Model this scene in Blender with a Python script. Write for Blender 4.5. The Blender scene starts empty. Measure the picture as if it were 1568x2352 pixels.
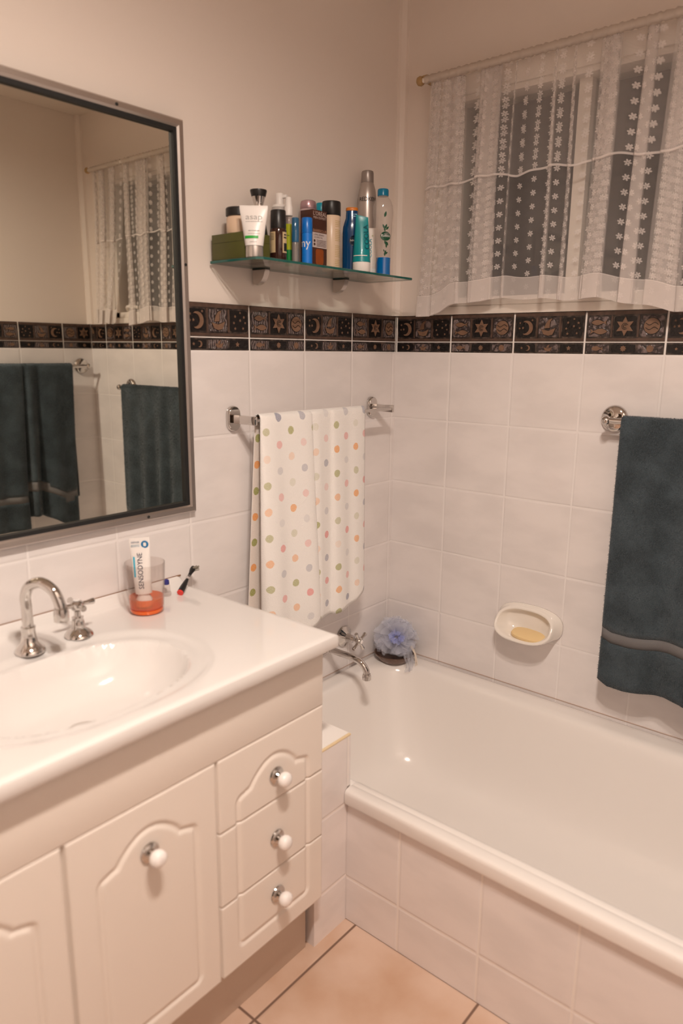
import bpy, bmesh, math, random
import numpy as np
from mathutils import Matrix, Vector
random.seed(7)
rng = np.random.default_rng(7)
S = bpy.context.scene
COL = S.collection
PI = math.pi

# ------------------------------------------------------------------ materials
def lin(c):
    return tuple((x / 12.92 if x <= 0.04045 else ((x + 0.055) / 1.055) ** 2.4) for x in c)

class NB:
    """tiny helper to write node maths"""
    def __init__(s, nt): s.nt = nt
    def m(s, op, a, b=None, c=None):
        n = s.nt.nodes.new('ShaderNodeMath'); n.operation = op
        for i, v in enumerate((a, b, c)):
            if v is None: continue
            if isinstance(v, (int, float)): n.inputs[i].default_value = v
            else: s.nt.links.new(v, n.inputs[i])
        return n.outputs[0]
    def mix(s, f, a, b):
        n = s.nt.nodes.new('ShaderNodeMix'); n.data_type = 'RGBA'
        for i, v in ((0, f), (6, a), (7, b)):
            if isinstance(v, (int, float)): n.inputs[i].default_value = v
            elif isinstance(v, tuple): n.inputs[i].default_value = (*v[:3], 1)
            else: s.nt.links.new(v, n.inputs[i])
        return n.outputs[2]
    def noise(s, vec, scale, detail=3):
        n = s.nt.nodes.new('ShaderNodeTexNoise'); n.inputs['Scale'].default_value = scale
        n.inputs['Detail'].default_value = detail
        s.nt.links.new(vec, n.inputs['Vector']); return n.outputs['Fac']
    def smooth(s, v, lo, hi):
        n = s.nt.nodes.new('ShaderNodeMapRange'); n.interpolation_type = 'SMOOTHSTEP'
        s.nt.links.new(v, n.inputs[0]); n.inputs[1].default_value = lo; n.inputs[2].default_value = hi
        return n.outputs[0]

def new_mat(name):
    m = bpy.data.materials.new(name)
    m.use_nodes = True
    nt = m.node_tree
    b = nt.nodes['Principled BSDF']
    return m, nt, b

def pmat(name, col, rough=0.5, metal=0.0, spec=None, trans=0.0, ior=1.45, coat=0.0, alpha=1.0, sheen=0.0, sss=0.0,
         noise=0.0, nscale=40.0, bump=0.0, bscale=200.0, bdist=0.001):
    m, nt, b = new_mat(name)
    b.inputs['Base Color'].default_value = (*col, 1)
    b.inputs['Roughness'].default_value = rough
    b.inputs['Metallic'].default_value = metal
    b.inputs['IOR'].default_value = ior
    if spec is not None: b.inputs['Specular IOR Level'].default_value = spec
    b.inputs['Transmission Weight'].default_value = trans
    b.inputs['Coat Weight'].default_value = coat
    b.inputs['Alpha'].default_value = alpha
    b.inputs['Sheen Weight'].default_value = sheen
    if sss > 0:
        b.inputs['Subsurface Weight'].default_value = sss
        b.inputs['Subsurface Radius'].default_value = (0.01, 0.006, 0.004)
        b.inputs['Subsurface Scale'].default_value = 0.5
    if noise > 0 or bump > 0:
        tc = nt.nodes.new('ShaderNodeTexCoord')
        if noise > 0:
            n = nt.nodes.new('ShaderNodeTexNoise'); n.inputs['Scale'].default_value = nscale
            n.inputs['Detail'].default_value = 4
            nt.links.new(tc.outputs['Object'], n.inputs['Vector'])
            mx = nt.nodes.new('ShaderNodeMix'); mx.data_type = 'RGBA'
            mx.inputs[6].default_value = (*[c * (1 - noise) for c in col], 1)
            mx.inputs[7].default_value = (*[min(1, c * (1 + noise)) for c in col], 1)
            nt.links.new(n.outputs['Fac'], mx.inputs[0])
            nt.links.new(mx.outputs[2], b.inputs['Base Color'])
        if bump > 0:
            n2 = nt.nodes.new('ShaderNodeTexNoise'); n2.inputs['Scale'].default_value = bscale
            n2.inputs['Detail'].default_value = 3
            nt.links.new(tc.outputs['Object'], n2.inputs['Vector'])
            bp = nt.nodes.new('ShaderNodeBump'); bp.inputs['Strength'].default_value = bump
            bp.inputs['Distance'].default_value = bdist
            nt.links.new(n2.outputs['Fac'], bp.inputs['Height'])
            nt.links.new(bp.outputs['Normal'], b.inputs['Normal'])
    return m

def glass(name, col, rough=0.02, ior=1.45, body=0.0):
    """thin clear wall: sees straight through, mirrors at a slant as glass does"""
    m = bpy.data.materials.new(name); m.use_nodes = True; nt = m.node_tree; nt.nodes.clear()
    o = nt.nodes.new('ShaderNodeOutputMaterial'); t = nt.nodes.new('ShaderNodeBsdfTransparent'); g = nt.nodes.new('ShaderNodeBsdfGlossy')
    t.inputs[0].default_value = (*col, 1); g.inputs['Roughness'].default_value = rough
    N = NB(nt); lw = nt.nodes.new('ShaderNodeLayerWeight'); r0 = ((ior - 1) / (ior + 1)) ** 2      # Schlick, same from both sides of the wall
    fac = N.m('ADD', r0, N.m('MULTIPLY', 1 - r0, N.m('POWER', lw.outputs['Facing'], 5.0))); lw.inputs[0].default_value = 0.5
    mx = nt.nodes.new('ShaderNodeMixShader'); nt.links.new(fac, mx.inputs[0]); nt.links.new(t.outputs[0], mx.inputs[1]); nt.links.new(g.outputs[0], mx.inputs[2])
    last = mx.outputs[0]
    if body > 0:
        d = nt.nodes.new('ShaderNodeBsdfDiffuse'); d.inputs[0].default_value = (*col, 1)
        m2 = nt.nodes.new('ShaderNodeMixShader'); m2.inputs[0].default_value = body; nt.links.new(last, m2.inputs[1]); nt.links.new(d.outputs[0], m2.inputs[2]); last = m2.outputs[0]
    nt.links.new(last, o.inputs[0]); return m


def tile_mat(name, ua, u0, du, va, v0, dv, base, grout, gw=0.0036, rough=0.13, mott=0.085, mscale=6.0, dirt=None, mcol=None):
    """glazed tiles: straight grid of grout lines in object space"""
    m, nt, b = new_mat(name); N = NB(nt)
    tc = nt.nodes.new('ShaderNodeTexCoord'); sp = nt.nodes.new('ShaderNodeSeparateXYZ')
    nt.links.new(tc.outputs['Object'], sp.inputs[0])
    def dist(ax, o, d):
        t = N.m('DIVIDE', N.m('SUBTRACT', sp.outputs[ax], o), d)
        fr = N.m('FRACT', N.m('ADD', t, 0.5))
        return N.m('MULTIPLY', N.m('ABSOLUTE', N.m('SUBTRACT', fr, 0.5)), d)
    dm = N.m('MINIMUM', dist(ua, u0, du), dist(va, v0, dv))
    g = N.m('SUBTRACT', 1.0, N.smooth(dm, gw * 0.35, gw * 0.75))
    mp = nt.nodes.new('ShaderNodeMapping'); mp.inputs['Scale'].default_value = (1, 1, 2.2); mp.inputs['Rotation'].default_value = (0.5, 0.4, 0.6)
    nt.links.new(tc.outputs['Object'], mp.inputs[0])
    n1 = N.smooth(N.noise(mp.outputs[0], mscale, 5), 0.35, 0.68)
    dk = mcol if mcol else tuple(c * (1 - mott) for c in base)
    colr = N.mix(n1, base, dk)
    colr = N.mix(g, colr, grout)
    nt.links.new(colr, b.inputs['Base Color'])
    rr = N.m('ADD', rough, N.m('MULTIPLY', g, 0.5)); nt.links.new(rr, b.inputs['Roughness'])
    h = N.m('ADD', N.smooth(dm, gw * 0.3, gw * 1.6), N.m('MULTIPLY', N.noise(tc.outputs['Object'], 9.0, 2), 0.35))
    bp = nt.nodes.new('ShaderNodeBump'); bp.inputs['Strength'].default_value = 0.5; bp.inputs['Distance'].default_value = 0.0016
    nt.links.new(h, bp.inputs['Height']); nt.links.new(bp.outputs['Normal'], b.inputs['Normal'])
    return m

TILE = (0.80, 0.755, 0.742)
GROUT = (0.82, 0.78, 0.765)
HB = 1.318          # underside of the dark border
MAT = {}
MAT['tile_back'] = tile_mat('wall tile back', 0, -0.0155, 0.2, 2, HB, 0.2015, TILE, GROUT)
MAT['tile_right'] = tile_mat('wall tile right', 1, 0.0039, 0.2, 2, HB, 0.2015, TILE, GROUT)
MAT['tile_front'] = tile_mat('wall tile front', 0, -0.14, 0.2, 2, HB, 0.2015, TILE, GROUT)
MAT['tile_left'] = tile_mat('wall tile left', 1, 0.0, 0.2, 2, HB, 0.2015, TILE, GROUT)
TP = (0.79, 0.735, 0.72)
MAT['tile_bath'] = tile_mat('bath panel tile', 1, -0.5657, 0.2, 2, 0.1155, 0.2, TP, (0.82, 0.76, 0.72), 0.004)
MAT['tile_ledge'] = tile_mat('ledge tile', 0, -0.925, 0.2, 2, 0.1215, 0.19, TP, (0.82, 0.76, 0.72), 0.004)
MAT['floor'] = tile_mat('floor tile', 0, -1.053, 0.328, 1, -0.448, 0.3265, (0.62, 0.455, 0.36), (0.17, 0.10, 0.07), 0.005, 0.30, 0.25, 4.5,
                        mcol=(0.49, 0.31, 0.21))
MAT['paint'] = pmat('cream wall paint', (0.765, 0.685, 0.625), 0.42, bump=0.08, bscale=60)
MAT['ceil'] = pmat('ceiling paint', (0.74, 0.67, 0.60), 0.7)
MAT['trim'] = pmat('cream gloss trim', (0.80, 0.735, 0.665), 0.3)
MAT['chrome'] = pmat('chrome', (0.64, 0.61, 0.585), 0.06, 1.0)
MAT['chrome_dull'] = pmat('satin nickel', (0.58, 0.53, 0.49), 0.3, 1.0)
MAT['alu'] = pmat('satin aluminium frame', (0.56, 0.505, 0.47), 0.36, 1.0)
MAT['black'] = pmat('black plastic', (0.012, 0.011, 0.011), 0.35)
MAT['gasket'] = pmat('black gasket', (0.01, 0.01, 0.01), 0.6)
MAT['mirror'] = pmat('silvered mirror', (0.82, 0.82, 0.73), 0.0, 1.0)
MAT['ceramic'] = pmat('white vitreous top', (0.755, 0.725, 0.705), 0.1, coat=0.3)
MAT['bath'] = pmat('white bath acrylic', (0.82, 0.78, 0.75), 0.14, coat=0.3)
MAT['cab'] = pmat('cream vinyl cabinet', (0.77, 0.695, 0.63), 0.38)
MAT['cabdark'] = pmat('cabinet carcass', (0.60, 0.42, 0.30), 0.6)
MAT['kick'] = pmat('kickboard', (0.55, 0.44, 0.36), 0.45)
MAT['knob'] = pmat('white porcelain knob', (0.85, 0.81, 0.79), 0.12, coat=0.5)
MAT['grout'] = pmat('white grout', (0.86, 0.81, 0.77), 0.8)
MAT['glassedge'] = pmat('dark green glass edge', (0.01, 0.10, 0.085), 0.12, coat=0.5)

MAT['glassgreen'] = glass('green shelf glass', (0.92, 0.97, 0.945), 0.0, 1.5)
# ------------------------------------------------------------------ mesh helpers
def link(o, parent=None):
    COL.objects.link(o)
    if parent is not None: o.parent = parent
    return o

def tag(o, label=None, cat=None, group=None, kind=None):
    if label: o['label'] = label
    if cat: o['category'] = cat
    if group: o['group'] = group
    if kind: o['kind'] = kind
    return o

def thing(name, label, cat, loc=(0, 0, 0), rz=0.0, group=None):
    o = bpy.data.objects.new(name, None); o.empty_display_size = 0.02
    o.location = loc; o.rotation_euler = (0, 0, rz)
    link(o); return tag(o, label, cat, group)

def finish(name, me, mats, parent=None, sharp=35, smooth=True):
    if not isinstance(mats, (list, tuple)): mats = [mats]
    for m in mats: me.materials.append(MAT[m] if isinstance(m, str) else m)
    if smooth:
        me.shade_smooth()
        if sharp: me.set_sharp_from_angle(angle=math.radians(sharp))
    return link(bpy.data.objects.new(name, me), parent)

def obj(name, bm, mats, parent=None, sharp=35, smooth=True, recalc=True):
    if recalc: bmesh.ops.recalc_face_normals(bm, faces=bm.faces)
    me = bpy.data.meshes.new(name); bm.to_mesh(me); bm.free()
    return finish(name, me, mats, parent, sharp, smooth)

def B(): return bmesh.new()

def box(bm, x0, x1, y0, y1, z0, z1, bev=0.0, seg=2, mi=0, M=None):
    t = bmesh.new()
    v = [t.verts.new(p) for p in ((x0, y0, z0), (x1, y0, z0), (x1, y1, z0), (x0, y1, z0), (x0, y0, z1), (x1, y0, z1), (x1, y1, z1), (x0, y1, z1))]
    for f in ((0, 3, 2, 1), (4, 5, 6, 7), (0, 1, 5, 4), (1, 2, 6, 5), (2, 3, 7, 6), (3, 0, 4, 7)):
        t.faces.new([v[i] for i in f])
    if bev > 0:
        bmesh.ops.bevel(t, geom=list(t.edges), offset=bev, segments=seg, profile=0.5, affect='EDGES')
    merge(bm, t, mi, M)

def merge(bm, t, mi=0, M=None):
    mp = {}
    for v in t.verts:
        mp[v] = bm.verts.new(M @ v.co if M is not None else v.co)
    for f in t.faces:
        try:
            nf = bm.faces.new([mp[v] for v in f.verts]); nf.material_index = mi
        except ValueError: pass
    t.free()

def lathe(bm, prof, seg=32, M=None, mi=0, cap0=True, cap1=True, sx=1.0, sy=1.0):
    """profile [(r, z)] turned about local z"""
    rings = []
    for r, z in prof:
        rings.append([bm.verts.new((M @ Vector((r * sx * math.cos(2 * PI * i / seg), r * sy * math.sin(2 * PI * i / seg), z))) if M is not None
                      else (r * sx * math.cos(2 * PI * i / seg), r * sy * math.sin(2 * PI * i / seg), z)) for i in range(seg)])
    for a, b in zip(rings, rings[1:]):
        for i in range(seg):
            j = (i + 1) % seg
            bm.faces.new((a[i], a[j], b[j], b[i])).material_index = mi
    if cap0: bm.faces.new(list(reversed(rings[0]))).material_index = mi
    if cap1: bm.faces.new(rings[-1]).material_index = mi
    return rings

def loft(bm, rings, cap0=True, cap1=True, mi=0, closed=True):
    vs = [[bm.verts.new(p) for p in r] for r in rings]
    n = len(vs[0])
    for a, b in zip(vs, vs[1:]):
        for i in range(n if closed else n - 1):
            j = (i + 1) % n
            bm.faces.new((a[i], a[j], b[j], b[i])).material_index = mi
    if cap0: bm.faces.new(list(reversed(vs[0]))).material_index = mi
    if cap1: bm.faces.new(vs[-1]).material_index = mi
    return vs

def tube(bm, pts, rad, seg=16, mi=0, caps=True):
    pts = [Vector(p) for p in pts]
    if not isinstance(rad, (list, tuple)): rad = [rad] * len(pts)
    T = []
    for i in range(len(pts)):
        a = pts[max(i - 1, 0)]; b = pts[min(i + 1, len(pts) - 1)]
        T.append((b - a).normalized())
    up = Vector((0, 0, 1)) if abs(T[0].z) < 0.9 else Vector((1, 0, 0))
    n = T[0].cross(up).normalized()
    rings = []
    for p, t, r in zip(pts, T, rad):
        n = (n - t * n.dot(t)).normalized(); bb = t.cross(n)
        rings.append([p + (n * math.cos(2 * PI * i / seg) + bb * math.sin(2 * PI * i / seg)) * r for i in range(seg)])
    loft(bm, rings, caps, caps, mi)

def spline(ctrl, n=8):
    """Catmull-Rom through control points"""
    P = [np.array(c, float) for c in ctrl]; P = [2 * P[0] - P[1]] + P + [2 * P[-1] - P[-2]]
    out = []
    for i in range(1, len(P) - 2):
        for k in range(n):
            t = k / n
            out.append(0.5 * ((2 * P[i]) + (-P[i - 1] + P[i + 1]) * t + (2 * P[i - 1] - 5 * P[i] + 4 * P[i + 1] - P[i + 2]) * t * t
                              + (-P[i - 1] + 3 * P[i] - 3 * P[i + 1] + P[i + 2]) * t ** 3))
    out.append(P[-2]); return out

def prism(bm, poly, w0, w1, M=None, mi=0):
    """polygon in (u, v) pushed from w0 to w1; M places (u, v, w)"""
    f = (lambda p: M @ Vector(p)) if M is not None else (lambda p: Vector(p))
    a = [bm.verts.new(f((p[0], p[1], w0))) for p in poly]
    b = [bm.verts.new(f((p[0], p[1], w1))) for p in poly]
    n = len(poly)
    bm.faces.new(b).material_index = mi
    bm.faces.new(list(reversed(a))).material_index = mi
    for i in range(n):
        j = (i + 1) % n
        bm.faces.new((a[i], a[j], b[j], b[i])).material_index = mi

def rrect(w, h, r, n=6, cx=0, cy=0):
    out = []
    for sx, sy, a0 in ((1, 1, 0), (-1, 1, PI / 2), (-1, -1, PI), (1, -1, 1.5 * PI)):
        for k in range(n + 1):
            a = a0 + PI / 2 * k / n
            out.append((cx + sx * (w / 2 - r) + r * math.cos(a), cy + sy * (h / 2 - r) + r * math.sin(a)))
    return out

def sheet(name, P, mats, parent=None, uv=None, smooth=True, extra=None):
    """P: array [rows, cols, 3] -> grid mesh with optional uv"""
    P = np.asarray(P, float); nr, nc = P.shape[:2]
    idx = np.arange(nr * nc).reshape(nr, nc)
    F = np.stack([idx[:-1, :-1], idx[:-1, 1:], idx[1:, 1:], idx[1:, :-1]], -1).reshape(-1, 4)
    me = bpy.data.meshes.new(name)
    me.from_pydata(P.reshape(-1, 3).tolist(), [], F.tolist())
    if uv is not None:
        l = me.uv_layers.new(name='UVMap'); U = np.asarray(uv, float).reshape(-1, 2)
        li = np.empty(len(me.loops), int); me.loops.foreach_get('vertex_index', li)
        l.data.foreach_set('uv', U[li].astype(np.float32).ravel())
    return finish(name, me, mats, parent, 0, smooth)

def solidify(o, t, off=0.0, mo=0):
    m = o.modifiers.new('thickness', 'SOLIDIFY'); m.thickness = t; m.offset = off; m.material_offset = mo; m.material_offset_rim = 0
    return m

_txt = {}
def text_geo(s, size):
    cu = bpy.data.curves.new('txt', 'FONT'); cu.body = s; cu.size = size; cu.align_x = 'CENTER'; cu.align_y = 'CENTER'; cu.resolution_u = 3
    o = bpy.data.objects.new('txt', cu); COL.objects.link(o)
    dg = bpy.context.evaluated_depsgraph_get(); me = bpy.data.meshes.new_from_object(o.evaluated_get(dg))
    vs = [tuple(v.co) for v in me.vertices]; fs = [tuple(p.vertices) for p in me.polygons]
    bpy.data.objects.remove(o); bpy.data.curves.remove(cu); bpy.data.meshes.remove(me)
    return vs, fs

def lettering(name, lines, parent, mat, fn, rot=0.0):
    """lines: [(text, size, cx, cz, xscale)] ; fn maps (u, v) on the front of the thing to local xyz"""
    V = []; F = []
    for s, size, cx, cz, xs in lines:
        vs, fs = text_geo(s, size); o = len(V); c, sn = math.cos(rot), math.sin(rot)
        V += [fn(cx + (x * xs) * c - y * sn, cz + (x * xs) * sn + y * c) for x, y, z in vs]; F += [tuple(i + o for i in f) for f in fs]
    me = bpy.data.meshes.new(name); me.from_pydata(V, [], F)
    return finish(name, me, mat, parent, 0, False)

def on_cyl(r, sy=1.0):
    return lambda u, v: (r * math.sin(u / r), -r * sy * math.cos(u / r), v)
def on_flat(y):
    return lambda u, v: (u, y, v)

def print_lines(name, rows, parent, mat, fn):
    """unreadable small print: thin broken strokes; rows [(width, height, cx, cz)]"""
    V = []; F = []
    for w, h, cx, cz in rows:
        x = cx - w / 2
        while x < cx + w / 2 - h * .4:
            l = min(h * random.uniform(0.7, 2.6), cx + w / 2 - x); n = 3; o = len(V)
            for i in range(n + 1):
                V += [fn(x + l * i / n, cz - h * .36), fn(x + l * i / n, cz + h * .36)]
            F += [(o + 2 * i, o + 2 * i + 2, o + 2 * i + 3, o + 2 * i + 1) for i in range(n)]
            x += l + h * 0.35
    me = bpy.data.meshes.new(name); me.from_pydata(V, [], F)
    return finish(name, me, mat, parent, 0, False)

def patch(name, u0, u1, v0, v1, fn, mat, parent, nu=14, nv=4):
    """thin label laid on a bottle"""
    P = [[fn(u0 + (u1 - u0) * i / nu, v0 + (v1 - v0) * j / nv) for i in range(nu + 1)] for j in range(nv + 1)]
    return sheet(name, P, mat, parent)

# ------------------------------------------------------------------ room shell
W = 1.7137; HT = 1.4252; CEIL = 2.29; XL = -2.45; PW = 0.008
def struct(name, bm, mats, **k):
    o = obj(name, bm, mats, sharp=30, **k); o['kind'] = 'structure'; return o

b = B(); box(b, XL - .1, 0.14, -W - .1, 0.1, -0.1, 0.0); struct('floor', b, 'floor', smooth=False)
b = B(); box(b, XL - .1, 0.14, -W - .1, 0.1, CEIL, CEIL + 0.08); struct('ceiling', b, 'ceil', smooth=False)
b = B(); box(b, XL, 0.0, 0.0, 0.1, 0, HB - .0005); box(b, XL, 0.0, 0.0012, 0.1, HB - .0005, HT - 0.004, mi=2)
box(b, XL, PW, PW, 0.1, HT - 0.004, CEIL, mi=1)
struct('wall_back', b, ['tile_back', 'paint', 'grout'], smooth=False)
b = B(); box(b, 0.0, 0.14, -W, 0.0, 0, HB - .0005); box(b, 0.0012, 0.14, -W, 0.0, HB - .0005, HT - 0.004, mi=2)
WY0, WY1, WZ0, WZ1 = -1.51, -0.165, 1.4485, 2.005
box(b, PW, 0.14, -W, PW, HT - 0.004, WZ0, mi=1); box(b, PW, 0.14, -W, PW, WZ1, CEIL, mi=1)
box(b, PW, 0.14, WY1, PW, WZ0, WZ1, mi=1); box(b, PW, 0.14, -W, WY0, WZ0, WZ1, mi=1)
struct('wall_right', b, ['tile_right', 'paint', 'grout'], smooth=False)
b = B(); box(b, XL, 0.0, -W - .1, -W, 0, HB - .0005); box(b, XL, 0.0, -W - .1, -W - 0.0012, HB - .0005, HT - .004, mi=2)
box(b, XL, PW, -W - .1, -W - PW, HT - .004, CEIL, mi=1)
struct('wall_front', b, ['tile_front', 'paint', 'grout'], smooth=False)
DY0, DY1, DZ = -1.56, -0.74, 2.04
b = B()
for y0, y1 in ((-W - .1, DY0), (DY1, 0.1)):
    box(b, XL - .1, XL, y0, y1, 0, HB); box(b, XL - .1, XL, y0, y1, HB, CEIL, mi=1)
box(b, XL - .1, XL, DY0, DY1, DZ, CEIL, mi=1)
struct('wall_left', b, ['tile_left', 'paint'], smooth=False)
dr = bpy.data.objects.new('door_1', None); link(dr); dr.location = (XL, (DY0 + DY1) / 2, 0); tag(dr, kind='structure')
b = B()
for y0, y1, z0, z1 in ((DY0 - .06, DY0 + .002, 0, DZ + .06), (DY1 - .002, DY1 + .06, 0, DZ + .06), (DY0 + .0025, DY1 - .0025, DZ - .002, DZ + .06)):
    box(b, -0.005, 0.016, y0 - dr.location.y, y1 - dr.location.y, z0 + .0005, z1, 0.003)
obj('frame', b, 'trim', dr)
b = B(); hx0 = XL - 1.3
box(b, hx0 - .05, hx0, -W - .1, 0.1, 0, CEIL); box(b, hx0, XL - .1, -W - .15, -W - .1, 0, CEIL); box(b, hx0, XL - .1, 0.1, .15, 0, CEIL)
struct('wall_hall', b, pmat('unlit hall wall', (0.30, 0.22, 0.16), 0.7), smooth=False)
b = B(); box(b, hx0, XL - .1, -W - .1, 0.1, -0.1, -0.0005); struct('floor_hall', b, pmat('hall carpet', (0.10, 0.07, 0.05), 0.9), smooth=False)
b = B(); box(b, hx0, XL - .1, -W - .1, 0.1, CEIL, CEIL + .05); struct('ceiling_hall', b, 'ceil', smooth=False)
# corner cover beads on the painted walls
b = B()
for q in ([(0.0, 0.0), (-0.022, 0.0), (-0.020, -0.010), (-0.010, -0.020), (0.0, -0.022)],):
    prism(b, [(x + PW, y + PW) for x, y in q], HT + .0005, CEIL - .0005)
struct('trim_1', b, 'paint')
b = B(); prism(b, [(x + PW, -W - PW - y) for x, y in ((0, 0), (-0.022, 0), (-0.02, -0.01), (-0.01, -0.02), (0, -0.022))], HT + .0005, CEIL - .0005)
struct('trim_2', b, 'paint')

# ------------------------------------------------------------------ dark relief border
def border_base():
    m, nt, bs = new_mat('dark relief tile'); N = NB(nt)
    tc = nt.nodes.new('ShaderNodeTexCoord')
    n1 = N.noise(tc.outputs['Object'], 70, 5); n2 = N.noise(tc.outputs['Object'], 25, 3)
    f = N.smooth(n1, 0.42, 0.72)
    c = N.mix(f, (0.012, 0.009, 0.008), (0.095, 0.066, 0.055))
    c = N.mix(N.smooth(n2, 0.55, 0.75), c, (0.11, 0.07, 0.055))
    nt.links.new(c, bs.inputs['Base Color']); bs.inputs['Roughness'].default_value = 0.28
    bp = nt.nodes.new('ShaderNodeBump'); bp.inputs['Strength'].default_value = 0.7; bp.inputs['Distance'].default_value = 0.002
    nt.links.new(n1, bp.inputs['Height']); nt.links.new(bp.outputs['Normal'], bs.inputs['Normal'])
    return m
def border_grey():
    m, nt, bs = new_mat('grey swirl relief'); N = NB(nt)
    tc = nt.nodes.new('ShaderNodeTexCoord')
    w = nt.nodes.new('ShaderNodeTexWave'); w.inputs['Scale'].default_value = 42; w.inputs['Distortion'].default_value = 9
    w.inputs['Detail'].default_value = 3; w.inputs['Detail Scale'].default_value = 1.2
    nt.links.new(tc.outputs['Object'], w.inputs['Vector'])
    c = N.mix(w.outputs['Fac'], (0.03, 0.022, 0.022), (0.19, 0.145, 0.14))
    nt.links.new(c, bs.inputs['Base Color']); bs.inputs['Roughness'].default_value = 0.25
    bp = nt.nodes.new('ShaderNodeBump'); bp.inputs['Strength'].default_value = 0.8; bp.inputs['Distance'].default_value = 0.002
    nt.links.new(w.outputs['Fac'], bp.inputs['Height']); nt.links.new(bp.outputs['Normal'], bs.inputs['Normal'])
    return m
MAT['b_base'] = border_base(); MAT['b_grey'] = border_grey()
MAT['b_black'] = pmat('black relief ground', (0.009, 0.007, 0.007), 0.22, bump=0.6, bscale=120, bdist=0.002)
MAT['b_cop'] = pmat('copper relief', (0.185, 0.105, 0.066), 0.33, noise=0.25, nscale=90, bump=0.3, bscale=150)
MAT['b_brown'] = pmat('brown relief band', (0.085, 0.05, 0.037), 0.3, noise=0.75, nscale=55, bump=0.4, bscale=110)

def moon(r):
    o = [(r * math.cos(a), r * math.sin(a)) for a in np.linspace(-1.95, 1.95, 20)]
    i = [(-0.36 * r + 0.80 * r * math.cos(a), 0.80 * r * math.sin(a)) for a in np.linspace(1.75, -1.75, 16)]
    return o + i
def star(r, k=6, q=0.5, a0=PI / 2):
    return [((r if i % 2 == 0 else r * q) * math.cos(a0 + PI * i / k), (r if i % 2 == 0 else r * q) * math.sin(a0 + PI * i / k)) for i in range(2 * k)]
def disc(r, n=22): return [(r * math.cos(2 * PI * i / n), r * math.sin(2 * PI * i / n)) for i in range(n)]
def fish(L, h):
    up = [(-L / 2 + L * 0.78 * t, h * math.sin(PI * t) ** 0.8) for t in np.linspace(0, 1, 10)]
    dn = [(x, -y) for x, y in reversed(up[1:-1])]
    tail = [(L * 0.30, 0.16 * h), (L / 2, h * 0.95), (L * 0.42, 0), (L / 2, -h * 0.95), (L * 0.30, -0.16 * h)]
    return up[:-1] + tail + dn
def hull(w, h): return [(-w / 2, h * 0.35), (0, h * 0.1), (w / 2, h * 0.5), (w * 0.3, -h * 0.45), (0, -h * 0.6), (-w * 0.32, -h * 0.4)]
def sail(w, h):
    return [(-w / 2, -h / 2), (-w * 0.3, 0), (0.05 * w, h * 0.38), (w / 2, h / 2), (w * 0.22, h * 0.1), (w * 0.2, -h * 0.45)]

def shift(p, dx, dy, s=1.0): return [(x * s + dx, y * s + dy) for x, y in p]

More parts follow.
